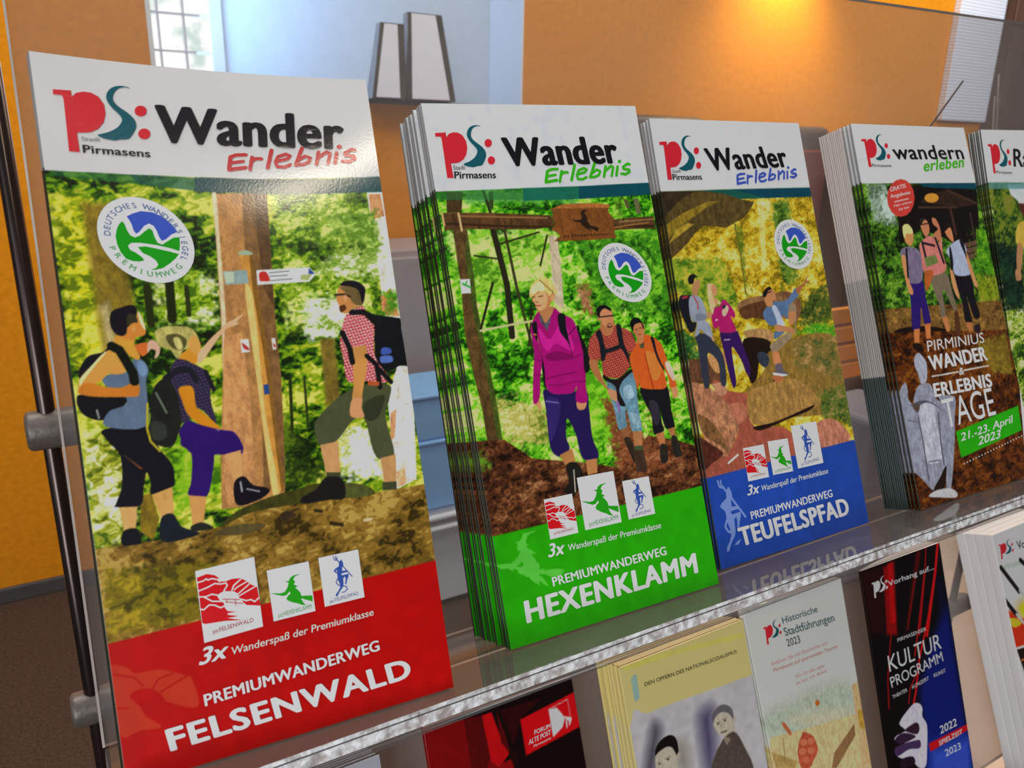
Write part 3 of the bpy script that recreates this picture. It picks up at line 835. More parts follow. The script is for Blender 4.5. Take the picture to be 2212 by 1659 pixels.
p #4c5a22 n24 10.3,160.3 10,141 9.2,130.6 10.3,108.9 10.7,91.2 10.7,73.6 8.6,79.8 8.4,102.6 7.1,130.8 7.8,150.3
l #33301c 1.2 20.1,174.8 21.5,166.7
l #3a4a24 2.0 23.2,174 22.3,168.7
l #2f2c1c 2.6 21.4,160 22.3,150.6 23.5,137.2 22,117.3
l #3f4022 1.2 26.4,159.1 27.6,135.5 30,112.4
l #2f2c1c 1.0 8.9,120.8 14.6,132.7 17.5,138.7
l #35301e 0.8 45.2,156 39.8,144
l #35301e 0.7 11.6,150 21,148.1
l #35301e 0.7 23.6,153.9 41.7,157.5
l #35301e 0.8 28.5,112.6 32.8,126.9
l #b3ad84 0.9 8.9,120.8 23.6,121.8 32.6,122.2
p #b5a890 n10 46,155.9 49.9,155.7 48.8,137.8 47.2,125.5 43.1,128.6
p #5c4228 n26 1.7,167.3 21.5,166.4 48.4,164.1 49.5,159.5 39.6,158.7 10.3,160.5 0.9,160.5
l #3d2a18 0.8 1.7,163.1 24.9,160.9 47.5,159.3
l #8a6a42 0.7 8.4,165.7 46.6,163.1
l #c2a67a 0.9 7.9,166.7 8.1,160.1
l #b99c70 0.9 1,167.3 1.2,162.5
p #d6d6d0 3.9,141.3 8.1,141.1 7.6,135.6 3.7,135.8
l #3f9a4a 0.8 4.8,139.5 7.7,137.9
l #3f9a4a 0.6 5.7,138.7 6.7,140.3
p #35743f a65 -0.3,175.6 37.9,175.8 37,170.9 0.1,172.4
p #1a6458 a90 37.9,175.8 64.1,175.7 63,170.2 36.9,170.5
p #0f4f58 64.1,175.7 101.2,176.1 101.4,170.8 63,170.2
p #bcbec2 -18.8,175.7 -0.3,175.6 37.9,175.8 64.1,175.7 101.2,176.1 114.9,176.1 119.4,220.5 -15.5,217.4
p #5c4228 n26 78.3,160.8 84.4,161.2 99.5,161.2 99.3,155.8 87.9,156.2 77.7,156.3
l #3a2818 1.0 78.7,158 98.6,156.9
l #8a6a4a 0.7 81.1,159.6 99,160
l #8f6a40 0.7 78.8,157.5 96.2,158.6
f 2 1.4 #3f5a1a,#6f9430,#a3be5a 81.1,170 84.1,169.9 82.6,161.3 80.9,161.4
p #6a6a4a n14 90.4,169.4 93.1,169.3 93.3,162.6 90.8,162.7
p #5a5a36 n14 85.2,169.3 87.3,169.2 88,165.1 86.2,165.2
p #7a4f26 n14 48.5,166.3 52,167.5 55,168.4 62.4,168.4 72.1,168.1 77.8,167.1 77.3,165.9 76.3,164.5 78.3,162 79.2,160.5 78,159 78.7,156.7 77.8,155.5 78.5,152.9 65,152.8 47.9,153.4 51.3,155.3 49.5,157.1 47.5,158.2 49.8,160.3 48.8,163.5 49.9,165.1
p #a06a38 n14 48.8,166.4 52.1,167.6 55,168.4 62.4,168.4 72.1,168.1 77.8,167.1 77.1,165.8 67.7,166.4 59.1,166.4 53.6,166.8
p #33241a 57.6,162.1 59.6,161.5 61,161.4 62.5,161.7 63.2,162.8 62.7,164.3 63.9,165.5 64.7,165.7 66.9,165.3 65.4,165 64.7,164.4 65.1,163.2 65.9,161.4 65.2,161.1 66.1,159.7 66.5,158.9 70.4,157.8 69.7,156.1 66,157.9 66.8,156.1 65.3,157.2 64.3,157.8 62.1,159.6 62.3,160.2 59.4,160.9
t .3 0 #2c1e12 52.7,154.6 74.6,154.2 52.9,156|ps Hexenklamm
F 1.8 1.3 #2e1c10,#5c3a24,#7f5638,#a5805c -19,81.7 11.5,78 21.9,68.9 46.2,62.6 60.9,58 77.1,68.7 90.7,64.4 108.1,56.9 108.5,40.2 -7.8,42.9 -22.6,45.1
f 1.6 1.2 #553420,#8a5a3a,#a87a58 57.8,87.3 67.4,84 76.3,64.9 91.4,56.2 78.5,52.7 58.7,58.4 59.5,73.6
f 1.6 1.2 #4a6a1c,#7a9a3a -6.7,74.1 -0.5,76.5 3.9,68.6 -3.9,68.3
f 1.6 1.2 #8a5a3e,#b08a68 54.5,135 61.7,134.4 60,121.9 55.6,124.5
p #1b1a1e s 52,118.5 53.6,111.2 55.2,104.2 54.1,99.5 52,99.2 51.4,107.6
p #1b1a1e s 33.1,107.3 34.4,106.5 33.5,96 32.4,96.8
p #2c1f55 s 31.8,94.5 38.3,92.2 50.6,91.1 51,84.9 50.2,72.6 51.7,66.2 50.8,63.6 45.3,63.9 43.5,66.9 42.8,75.2 40.1,81.8 38.3,74.6 39.1,70.4 37.4,67.7 33.5,67.4 30.5,71.9 31.4,86.5
p #3b2d6a s 32.3,91.1 38.4,88.8 35,79.2 30.9,73.9 31.5,83.2
l #7a70a0 0.5 32.1,89.9 37.2,88.5
p #a87a4c n6 34,68 40.1,69.6 40.8,63.4 35.8,63.6
p #ab7d50 n6 45.3,63.9 50.8,63.6 49.8,57.9 45.2,57.8
p #28241f s n12 36.2,63.5 40.9,63.7 42.9,58.2 38,51.1 34.4,52.5 32.8,53.8 36.1,56.8
l #b8b0a0 0.5 39.2,61 38.3,52.4
p #b98a62 s 46,88 50.2,87.1 48.9,84.2 45.8,84.6
p #b98a62 s 26.4,90 29.2,90.9 29.5,86.5 27.6,88.5
p #9c1570 s 30.7,119.6 33.4,123.7 35.8,125 42.2,126.6 44.9,124.4 47.3,122.9 50.6,120.6 51.8,115.3 52.7,106.5 52.4,99.4 51.3,94.1 50.7,87.1 45.5,87.9 47,93.7 44.9,91.5 39.8,91.6 35.3,92.6 33.1,96 33.8,103.5 33.1,114.6 32.9,115.2 33.4,106.7 31.3,99.7 29.4,91.5 26.4,90.2 28.4,101.1 30.2,108.6 30.5,114.9
p #b8288a s n5 34.3,119.2 38.3,114 45.4,120.5 48.7,111.2 47.4,108.1 40.9,112.1 36.7,109.4 34.5,112.8
p #7d0f5a s 40.3,109 44.4,107.8 47.5,106.5 46.8,105 37.4,105.5 35,107.7
l #84105e 0.7 34,98.7 41.3,99.3 47.9,99.4
l #84105e 0.6 34.6,96.1 40.5,95 47.2,95.9
l #84105e 0.6 29.9,107.1 33.2,105.8
l #84105e 0.6 28.7,101 31.8,100.3
l #84105e 0.6 48.4,105.4 52.3,106.5
l #84105e 0.6 47.9,95.5 51.6,95.3
l #6a0c4c 0.5 47.2,114.9 51.6,117.9
p #1c1b1f s 31.9,121.3 33.6,121.8 33.6,119.3 32.7,114.3 31.8,116.3 31.4,119.5
p #1c1b1f s 43.9,123.2 45.7,123.9 47.2,122.9 46.8,118.4 47.2,110.7 47.6,105.5 46.6,111.4 43.8,116.2 43.5,120.1
l #c98a3a 0.5 31.8,116.9 32.6,116.5
p #a87a52 s 35.9,124.7 37,125.9 42.3,127.2 41.8,124.7 40,122.7 37.8,120.7 36.3,122.1
p #54505a s n30 35.3,123.5 36.3,124 37.6,120.7 40.4,123 39.9,121.1 38.5,118.7 37.6,115.6 37.3,117.9 35.7,120.9
p #9a1468 s 33.1,123.2 35,125.4 35.9,124.7 35.1,122.3 38.2,116.8 37.4,114.7 35.7,119 34.1,121.7
p #b07c52 s 33.6,131.6 36.8,134.1 42,133 43.9,131.6 43.4,130 41.5,128.6 40.8,127.1 38,125.4 35.5,125.4 34.6,127 34.2,129 33.6,129.7
p #c79a70 s 34.2,131.5 38.5,133.6 40.6,131.5 39.5,127.5 36.3,125.9 34.8,127.3 34.4,129
l #5a3a2a 0.35 33.8,131.5 34.9,131.6
l #5a3a2a 0.4 36.7,131.6 38.5,131.7
p #8a3a34 s 34.5,128.5 36,128.1 37.6,128.2 36.1,127.7 34.7,128
l #8a5a3a 0.4 34.7,129.6 35.9,129.3
p #c59468 o 43.5,130.3 43.4,129.8 43.1,129.4 42.8,129.2 42.5,129.1 42.2,129.3 42,129.6 41.9,130 42,130.5 42.1,130.9 42.4,131.3 42.7,131.6 43,131.6 43.3,131.5 43.5,131.2 43.6,130.8
p #cbb274 s n10 32.5,132 33,134.5 34.9,137.1 37.6,138.5 39.3,139.8 42,138.5 43.8,136.7 45.1,134 45.4,132.7 44.3,131.5 43.4,132.9 41.7,131.4 40.8,132.5 40,133.2 38.4,133 37.1,133.8 35.1,132.7 33.3,131.6
p #dccb96 s n8 33.2,134.1 35.9,136.7 39.3,137.7 39.6,133.9 37.1,133.9 34.4,132.8
l #8a743c 0.5 38.3,138.1 41.3,135 43.4,132.9
p #1c1e20 s 53.7,111.7 54.8,107.1 55,102.7 53.8,99.4 51.8,99.6
p #6a8a98 s n16 61.4,93.9 67.8,93.9 75.1,95.6 75.4,89.3 74.7,80.8 74.8,72.2 74,70.9 69.8,71.6 69.1,77.2 68.4,81.8 67.6,76.1 67.7,74.3 65,72.9 63.2,74.1 62.7,82.2
p #8fa8b4 s n14 69.1,90.2 72.9,90.5 73.5,85.5 69.2,85.7
p #86a0aa s n14 70.1,79.3 74,77.7 74.4,72.8 70.9,72.9
p #8f6442 n8 64,73.1 67.9,73.8 67.9,68.9 65.1,69.2
p #a87850 n8 70,71.5 74.4,71 73.5,64.8 69.3,65.1
p #3a3026 s n18 65.1,69.2 68,69.1 69.5,63.7 69.6,58.8 67.9,58.7 66.4,63.8
p #4a382c s n20 69.1,64.2 73.1,64 73.8,58.5 73.6,54.5 69.8,54.5 68.5,56.3
p #4a5a3a 69.4,65.4 73.6,65 73.3,63.1 69.5,63.7
p #b86a5a s c#7c2a24 56.4,111.3 61.1,115.2 63.3,115.9 69.7,116.5 72.7,115.3 77,113 78.5,109.7 79.9,104.5 76.1,103.4 74.8,104.7 74.2,99.3 73.3,97.7 67.8,94.4 63.3,95.2 60.4,96.7 60.6,101.1 60.4,102.9 55.2,104
p #a06e48 s 55.1,103.6 59.3,102.6 58.6,100.5 61,91.8 65.8,87.1 67.4,84.6 63.9,85.6 61.6,89.5 57.1,95.4 54.9,100.1
p #b98a66 s 61.5,90.4 64.7,89.4 67.4,85.9 67.3,84.4 63.4,85.4 61.3,88.2
p #a87a50 s 76.7,103.5 80.2,104.5 81.3,99.3 81.6,92.9 81.7,88.4 79.6,88.7 79.6,94.1 77.4,98.9
p #b98a66 s 79.7,89.1 82.3,88.7 82.9,85.9 81.7,82.9 79.8,83.2 79.6,85.9
p #21242a s 60.2,114 62.6,115.1 63.2,110.5 63.6,106.1 62.2,102.7 60.7,102.9 61,109.9
p #21242a s 70.7,116 73,115.7 72.9,108.5 74.4,102.9 74.2,99.3 72.5,104.1 70.6,107.9
l #24272c 1.8 62.9,106.1 67.1,106.5 71,107.4
p #241f22 s 60.4,96.7 63.7,94.5 68.4,94.3 73.8,97.1 74.6,96.1 69.1,92.8 66.7,88.7 68.6,82.6 65.2,84 65.1,91.2 60.5,94.5
l #8a6a9a 1.2 65,84.5 65.1,80.9
p #a5724e s 62.8,116.4 64.4,118.9 70,117.8 69.2,115.2 67.4,112.7 64.2,112.7
p #b88460 s 62.5,120 64.3,123.8 69.3,123.7 70,120.5 69.7,117.9 68.5,115.8 66.3,115.5 64.6,117.1 63.6,119
p #1c171a s 62.3,122.7 62.9,124.4 66.2,125.4 69.3,123.7 69.3,122.4 66.4,123.8 64.1,122.5 63.4,120.3 62.6,120.2
l #1c1c22 0.5 63.4,120.5 70,120.5
p #5a3828 s 66.4,116.8 67.5,116.1 68.8,116.6 68.4,115.7 66.9,115.5 66.1,116.1
l #6a3a30 0.35 66.8,117.2 68.5,117.2
p #b07850 o 63.1,119.7 63,119.3 62.8,119 62.6,118.8 62.4,118.8 62.2,118.9 62.1,119.1 62,119.4 62.1,119.8 62.2,120.2 62.4,120.5 62.6,120.6 62.8,120.7 63,120.6 63.1,120.4 63.1,120.1
p #1f1d22 s n8 77.5,89 83.7,87.2 91,87.5 91,76.9 91.5,70.9 90.5,69.6 86.7,70 85.6,75.5 85.4,79.6 85.1,72.8 85.5,69.3 81.3,68.2 80,69.6 80.4,76.7 77.6,84.4
p #3a3640 s 80.5,82.6 84.6,81.1 84.1,73.4 81.2,73
p #a8734a n8 81.1,68.5 85.3,68.9 85,63.3 82.2,63.3
p #a8734a n8 87.7,69.6 91.1,69.8 90.8,65.5 88.6,65.6
p #2f2b26 s n14 82.2,63.3 85.3,63.2 85.4,58.6 84.3,56.1 81.3,56.4
p #2f2b26 s n14 88.5,65.6 91.4,65.6 92.5,57.8 90.7,57 88.6,58
p #c9602a s n6 74.9,102.9 79,106.9 80.7,109.9 85.3,110.7 89.3,108.4 92,105.3 93.7,97.7 95.9,89.1 95.7,86.8 92.5,86.8 92.4,91.4 90.3,97.3 90.7,87.5 83.7,87.3 77.3,89.4 78.2,95.2 76.2,88.2 75.4,92 74.6,98.8
p #e07a3c s n6 83.3,103.6 88.8,101.1 89.7,94.6 85.5,90.6 83.2,95.4
p #d8b0a0 s n10 92,97.5 94.3,97.7 95.9,91.9 94.8,89.3 92.8,93.2
l #8a3c18 0.5 82.5,102.8 83.8,87.6
p #b98a62 s 93.3,86.5 96.1,86.3 95.8,83.1 93.2,81.9 93.1,84
p #24222a s 86.9,109.2 88.5,108.7 89,102 91.2,93.9 88.5,99.3 87.2,106.4
p #54503a n20 80.4,106.7 83.3,107.7 82.5,105.1 80.9,105.3
p #b07a52 s 78.6,112.8 79.7,115.4 84.2,115.9 84.7,113.1 83.5,110 82.4,107.4 80.3,107.6 79.8,110.4
p #17151a s 77.9,116.5 79.8,118.4 82.9,117.8 84.4,114.5 83.9,113.2 83.1,116 79.7,115.4 78.6,112.8 78,113.8
l #3a2018 0.3 79.8,113.4 80.9,113.4
l #3a2018 0.3 82.1,113.8 83.2,113.8
l #7a3a34 0.35 81,111.3 82.3,111
p #2f9a06 -0.7,43 101,42.7 105.3,-7.3 -1.8,-5.8
u fels - 23.81 52.22 12.80 -0.15 -0.07 -15.71
u witch - 39.88 57.75 17.31 -0.44 -0.14 -21.17
u devil - 60.47 52.35 13.29 -0.41 0.08 -15.91
p #5cb046 18.3,41 17.5,41.4 15.6,41.4 12.7,41.4 11.7,39.7 10.7,38.9 10,38.8 8.7,38.9 9.8,38.1 9.4,37.1 8.6,36.6 9.5,36.4 9.1,35.3 10.6,35.2 9.7,34.3 9.3,33.4 7.3,32.1 5.3,31.4 4,31.8 0.9,32.1 -5.8,34 -5.9,33.3 0.7,31.2 1,30.4 4.2,29.8 6.1,28.3 6,29.2 8.1,28.4 8,27.3 9.3,26.3 10.4,25.9 11.2,24.8 12.1,24.8 12.8,23.4 14.3,21.8 16.4,20.4 15.9,21.9 16.6,21.8 18.1,20.2 19.9,19.2 18.6,21.8 17.9,23.2 16.8,24 16.9,25.2 17.5,24.3 19,24.1 21.6,22.2 26.1,21.7 27.7,23.7 25.1,24.8 18.9,25.7 18.5,26.6 17.1,26.1 17.5,28.1 17.2,28.9 16.3,29.6 16,30.9 14.2,32.9 15.6,31.9 14.8,33.1 17,32.4 16,33.4 15.1,34.4 13.8,34.9 15.1,35.2 13.7,35.3 13.1,36.3 14.3,36.3 13.3,37.5 13.5,38.5 14.4,40 16,40.7
p #2f9a06 7.8,29.8 9.3,30.3 10.3,31.1 10.7,30 10.4,29.3 9.4,29.1
u seal - 79.63 137.88 12.81 -3.25 0.22 12.53
u logo - 3.55 198.31 22.11 -11.12 4.65 -17.70
u erl #2f9a10 47.94 177.12 43.56 3.62 15.96 7.86
t 1.0 0 #111114 32.7,184.9 86,185.1 32,196|Wander
t .6 0 #141414 8.6,180.4 26.3,180 8.9,183.1|Pirmasens
t .2 0 #333 8.7,183.8 13.8,183.8 8.8,185.5|Stadt
t .35 .2 #c4e2bc 30.6,30.4 75.4,29.7 30.4,32.9|Wanderspaß der Premiumklasse
t .9 .2 #d8e2d6 21.7,30 28.3,29.9 22.3,34.9|3x
t .8 0 #d6dfd4 21.7,18.7 75.9,18.4 21.5,22.1|PREMIUMWANDERWEG
t 2.0 0 #dbe4da 8.5,8.1 89.7,7.5 8.6,16.1|HEXENKLAMM
C T 100 210 0.36
fill #bfc2c8
F 2.6 1.8 #8a7a1c,#b8a032,#cfb64c,#dccb86 -11,176.8 111.5,178.2 112.2,118.5 106.6,41.4 -9.9,47.7
f 2.2 1.6 #5a7a2a,#8fa23a,#b8b050 -3.1,144.6 30.8,142.5 37.8,119.5 2.2,116.2
p #d8c8a0 a50 60.2,170.2 65.1,170.1 59.2,138.7 56.8,138.9
p #dfd4b4 a60 62,169.4 69.8,169.2 67.4,163.6
f 2 1.4 #3f5a20,#6f8a3a,#9aa850 70.2,169.2 83,170.3 81.6,156 74.5,143.4 80.3,130.2 71.1,125.2 67.9,132.5
f 1.6 1.2 #6a7a2a,#9a9a3c 42.3,157.6 47.8,157.4 42.9,123.3 42.6,134.3
l #6a6a2a 0.8 42.6,159 43.2,145.2 42.3,124.7
p #1f5a50 -1,176 40.9,176.2 100.6,176.1 100.4,171.2 60.5,171.2 34.3,171.2 17.3,174.6
p #124a5a 44.6,176.1 100.6,176.1 100.4,171.2 67.3,171.3
p #5a4c2a n22 -1.1,175.8 9,175.8 24.6,175.7 38.6,174.2 49,171.2 58.2,169.5 55.6,166.8 49.8,162.1 36.7,157.5 31.4,158.1 22.8,159.1 16.9,156 10.6,151 4.8,147.4 -0.4,144.5 -0.8,152.9
p #84702a n22 -0.6,153.6 9,159.7 26.4,167.7 36,170.8 27,170.4 11.1,165.5 -1,160.1
p #3f3322 n24 -1.1,175.8 21,175.5 12.6,172.7 2.8,166.4 -1.4,162
p #a08a38 n16 -0.2,151.6 9.2,156.4 16.8,160 12.7,160.8 5.3,157.9
p #bfc2c8 -9.2,175.9 -1,176 40.9,176.2 100.6,176.1 110.7,176.2 116.1,222 -7.4,217.6
f 2 1.3 #2c4a24,#4a7a3a,#7a9a5a -3.7,114.3 5.7,106.8 7,96.9 -4.6,97.6
p #8a6a48 n20 s 35.7,119.8 43.6,122.6 60.9,123.2 70.8,123.8 77.6,118.9 76.7,111.2 69.4,109.7 56.4,112.4 45.2,112.8 38.1,114.2
p #5f4028 n20 s 37.2,118.3 56.3,120.1 54.2,111.2 45.2,112.8 38.7,112.8
p #a5845a n16 s 37.3,106.8 45.8,107.3 54.8,105.6 55.8,101.3 50.8,100.5 39.3,103.2
p #2a1c14 n12 s 36.6,103.4 51.9,101.1 52.3,94.8 44.1,91.7 40.5,83.9 36.3,81.7 34.4,93.5
f 1.8 1.2 #35401c,#5a6a30,#a0904a 77.2,113.3 88.6,122.3 101,125.7 100.4,106.7 76.4,105.5
f 1.6 1.1 #3a6a1c,#5a9a2a,#84b84a 72.8,103 86.6,105.9 99.5,103.1 100.3,97.9 82.9,99.1
p #8a7038 n18 s 50.5,95 73.2,100.8 100.1,97.2 99.6,74.6 98.1,60.2 65.6,60.9 20.7,68 31.9,78.3 45.8,86.6
f 1.8 1.2 #5a6a38,#8a7a48,#b09468 68.1,100 100.1,97.2 99.3,73.1 80.8,82.1 67.8,86.6
p #5c4824 n14 s 51.4,82.5 56.8,81 48.6,70.4 44.4,68.3
p #6a4a34 n20 0.4,97.7 16.3,96.4 21.9,89.7 20.5,83.2 -1,86.8
p #b48a5a n14 s 12.2,97.6 20.4,99.2 23.2,95.6 20.2,89.9 15,90
p #9a5a48 n12 s 12.2,84.7 18.8,84.1 21.3,80.2 34.2,76.5 31.2,70.4 34.3,60.9 51.5,58.1 61,51.2 76.5,44.4 90,43.5 96.1,43.8 101.6,41.5 -1.6,41.9 -1.9,48.1 12.1,53.1 21,59.2
p #a5785a n26 s -1.3,86.5 8.7,83.9 15.9,78.5 21.2,71.9 24.5,63.7 21.5,57.8 15.1,51.3 11.6,50.6 3.9,57 -0.3,71.5
p #5a3226 n22 s -2.3,61.8 5.6,57.4 11.9,51.9 4.7,48.8 -2.2,46.9
p #7a5a3a n26 s 0.6,72 7.8,67.7 13.4,59.2 15.1,51.3 11.1,55.8 2.6,62.3
p #b0846a n10 s 12.2,84.7 18.8,84.3 20.3,79.7 15.9,78.5 12.6,82.7
p #a87058 n12 s 19.8,73.4 27.5,73.6 31.3,69.1 28.2,65.1 23.7,63.9 22,68
p #9c7c48 n18 s 32.4,76.1 43.8,79.7 65.9,80 78.7,69.4 79.6,65.2 69.3,62.6 52.1,60.6 39.5,60.7 32.3,63.8
p #2a1a14 n12 s 33.4,61 48.6,61.2 74.7,65.2 71.3,63 56.8,61.2 38.2,58.6
f 1.6 1.1 #3f5224,#6a7a3e,#a08a5a 81,71.1 101.4,72.5 100.7,50 92.7,54.1 80,58.9
p #b07a64 n18 s 75.5,56.2 87.2,56.4 95.5,49.5 96.1,43.8 76.3,43.8 75,50.2
l #d8cbb8 1.0 14.2,47 20.6,49.7
p #23242c s n8 -0.3,123 0.6,126.2 2.7,127.5 5.9,127 8.3,126.8 5.6,120.7 5.8,114.8 8.5,114.1 6.8,110.6 3.8,109.9 2.2,113.7 0.2,119.7
p #a8384a s 2.5,126.6 5.4,126.9 6,126.1 2.8,125.7
p #3b3f4c s n6 6.3,108.1 8.4,109 14.3,107.6 17.8,103.5 20.8,99.1 21.9,92.6 20.4,83.5 17.5,83.9 17.8,94.2 12.6,99.3 11.3,92.1 10.3,84.1 7.3,83.6 6.7,92 7.1,102.9
p #9095a0 s n6 7.2,126.4 11.1,126.8 14,124.3 15.4,119.8 15.6,116 13.9,114.7 15.9,113 17.1,109.2 17.1,104.7 15.5,106.4 13,108.1 10.1,110.7 9.3,108.9 6.2,107.8 8.9,113.7 5.9,115.5 5.6,122.1
p #7a808c s 9.3,118.1 14.9,117.2 15,115.3 9.1,114.8
p #b08a68 s 15.8,117.9 18.1,118.4 19,116.8 17.9,115.4 15.5,115.7
p #b08a68 s 16.1,106.7 17.7,106.2 17.5,104.3 16.4,104.8
l #a83a44 0.6 9.2,126.6 11.2,122.7 10.7,120.2
p #a8805c s 8.9,128.8 10.4,132.4 14.1,133.9 14.2,131 12.7,128.5 11.5,126.4 9.3,127.3
p #241f22 s 7.8,134.8 9.3,136.3 11.8,136.7 13.4,135.1 11.9,134.9 10.4,132.4 8.9,132.1 7.8,132.6
p #3f1f5c s n8 22,108.3 27.6,107.3 32.6,107.6 34,104.4 35.6,98.1 37.5,90.3 36.4,85.5 34.2,86.9 32.5,93.2 28.1,100.5 27.1,93.8 27,84.1 24.8,81 23.5,86.4 22.7,96.3
p #a32568 s n6 18.6,116.5 21.3,120 24.4,120.4 27,123.2 29.7,121.8 32.8,117.4 33.2,114.7 31.6,114.1 30.2,114.6 32.2,108 27.6,107.3 22,108.3 21.9,110.9 19.7,109.9 18.2,112.1
p #b9a890 s 25.4,118.1 28.4,120.4 29.9,119.2 28.7,117 26.8,115.3 25.4,115.8
p #3a3a42 s 26.1,120.3 28,120.7 27.9,119.4 26.1,118.8
p #c8ac84 s n8 18.5,130.6 20.9,131.6 23.6,130.2 21.5,127.4 22.3,124.4 25.7,121.8 21.5,120.7 19.2,116.8 18,122.5
p #b88a66 s 21.1,130.1 23.2,131 24.6,127.9 23.6,125.7 21.6,125.5 23.9,122.7 22,120.6 21.2,123.7 20.9,127.1
l #e0dcd8 0.6 20.6,114.1 21.6,114.1
l #a898b0 0.6 23.9,104.2 27.3,104
p #7a5a40 n18 s 61.2,122.8 69.4,123.8 74.6,121.7 78.9,117.6 76.1,110.8 73.2,108.6 74.8,117.6
p #5d7390 s n8 51.5,114.4 55.5,117.7 60.3,119.2 68.3,119.4 73.7,122.6 76.5,124.9 78,121.4 72.5,117.8 69.5,114.7 67.2,110 65.9,111.8 61.9,111.4 60.2,109.1 58.8,107.6 54.9,108 52.3,110.7
p #aab0c0 s 58.1,116.6 61,117.2 63.9,110.4 64.8,107 59.2,104.7 59.9,110
p #5d7390 s n8 56.8,104.2 60.3,104.6 64.1,103.8 62.1,102.8 56.6,101
p #a06a48 s 77,124.4 82.9,126.9 85.4,129.6 87.5,130.9 85.6,128.3 87.9,127.7 85.2,126.7 82.6,125.6 78.1,121.8
p #b0805c s 58.3,108.1 64.2,106.7 68.5,105.8 70.7,104.4 70.2,101.9 66.8,103.5 59.2,104.7
p #8a7c66 s n10 69.9,116.4 72.4,117.4 74.4,115.9 73.8,111 72,103.4 70.8,102.3 72.8,112.8 69.7,113.1
p #b08058 s 69.1,113.1 73.7,113.1 72.8,109.5 69.8,106.5 68,108.3
p #8f8068 s n10 52.8,98.6 58.3,100.8 66.2,103.2 69.1,101.2 63.3,98.2 58.2,95.5 54.6,94.7 52.8,96.2
p #b88058 s 53.5,94.5 57.4,94.4 57.9,88.3 53.7,88.4
p #6a6068 s 53.7,88.4 58.2,88.7 59,84.9 61.9,82.9 57.9,82.2 51.6,83.9 53.5,85.2
p #d0ccc4 s 51.5,84.9 56.6,83.8 61.3,82.6 57.3,82.3 52.1,83.6
p #a86a48 s 51.5,83.5 57.3,82.3 57.5,80.7 54,79.9 51.3,81.5
p #b0805a s 53.9,122.6 56.2,125.3 60.3,126.2 61.8,123.2 61.8,120.7 59.3,119.7 58.8,117.4 55,117.7
p #2a1f20 s 53.4,123.9 55.8,126.1 58.8,127.1 59.9,125.8 57.2,124.8 55.5,122.5 53.8,122.2
l #1f1f24 0.5 55.3,123.7 59.4,124.6
p #3c4450 s n16 43.3,95.3 48.2,95.5 50.6,91.6 47.6,88 43.8,90.5
p #2a4f9c -7.4,42.5 99.8,43.4 107.1,-4.2 -4.4,-3
p #294c96 51.3,42.5 99.8,43.4 107.1,-4.2 59.8,-3
u fels - 24.32 52.21 13.38 -0.39 0.04 -15.92
u witch - 40.37 52.67 13.40 -0.63 0.04 -16.37
u devil - 57.07 57.49 17.84 -0.37 0.22 -21.21
u ghostdevil #6a80b8 7.27 39.81 -2.30 -32.42 11.74 -19.17
u seal - 80.80 147.02 13.60 -1.59 0.66 12.69
u logo - 3.50 199.01 21.89 -11.06 4.11 -17.77
u erl #34469a 48.18 178.09 43.82 4.12 15.00 7.47
t .9 0 #111114 32.8,185.5 86.7,187.1 30.6,195.9|Wander
t .5 0 #141414 8.3,181.1 26.2,181.1 8,183.8|Pirmasens
t .2 0 #333 8.4,184.4 13.6,184.6 8.5,185.9|Stadt
t .35 .2 #b8c4e0 31.2,30.3 76.9,30.3 31.2,32.9|Wanderspaß der Premiumklasse
t .9 .2 #d4dae6 22.3,30 29.2,29.9 23.1,34.5|3x
t .7 0 #d4dbe8 22.4,18.6 77.3,18.3 22.3,22.2|PREMIUMWANDERWEG
t 1.9 0 #dde4ee 14.2,7.9 86.9,7.4 13.3,16.2|TEUFELSPFAD
C W 100 210 0.42
fill #c3c6cc
F 2.4 1.6 #16260c,#3a5a1c,#5f8a2a,#8aa848 -5.7,176.9 112.1,175.7 106.8,101.9 104.6,61.8 -6,74.4
f 3 2 #6a7a6a,#98a898,#b8c4bc 3.6,176.2 18.6,175.9 23,162.9 22,152.1 4.4,155.6
p #1c140f n20 27.3,171 47.1,175.5 100.4,174.6 92.7,141.6 85.6,130.4 60.9,143.3 41.7,149.9 21.1,141.4
p #3a2a1f n20 46.1,165 77.5,161.2 96.1,162.1 71.9,171.5 51.8,169.8
l #4a3628 1.4 43.3,162.3 77.5,161.2
l #4a3628 1.8 71.9,171.5 97.5,162.8
l #4a342a 2.2 71.2,160.7 71.5,145.6
l #40302a 2.0 88.7,157.2 88.1,143.3
p #6a4f40 n16 77.3,139.6 90.8,141 89.1,132.4 78.5,129.5
l #2a1c18 0.7 77.5,136.7 90.4,138.1
l #2a1c18 0.7 77.5,133.1 89.7,134.2
f 2 1.3 #2f5a12,#5a9020,#86b030 91.3,147.6 100.4,147.1 99.1,119.3 82.4,120.6
f 2.2 1.4 #6a7a1c,#8f9a2c,#a89a48 82.4,120.6 100.9,117.7 98.2,99.7 79.5,101.5
F 1.8 1.2 #5a4220,#84683a,#a8884c -4.7,108.1 108.4,103.2 104.6,61.8 -7.8,74.6
f 2 1.4 #2c160c,#4a2814,#6e4222 2.3,86.1 24.4,82.1 25.3,71.4 2.1,74.5
p #24140c s n16 4.8,95.6 30.1,95.5 55.1,89.3 60.2,85.3 29.3,85.5 20.6,82.5 4.1,85.9
p #0f4a58 47.3,176.2 100.2,175.6 100.3,171.6 63.6,173.1 50.9,174
F 1.8 1.3 #2a1408,#55300f,#7a4a1c,#94682c -4.9,95.6 106.9,85.1 87.4,-10.3 25.4,-7.6 -12.9,-6.5
f 1.8 1.3 #7a6a2a,#9a863a 69.6,82.1 98.5,83.6 97.1,59.9 79.3,62.3
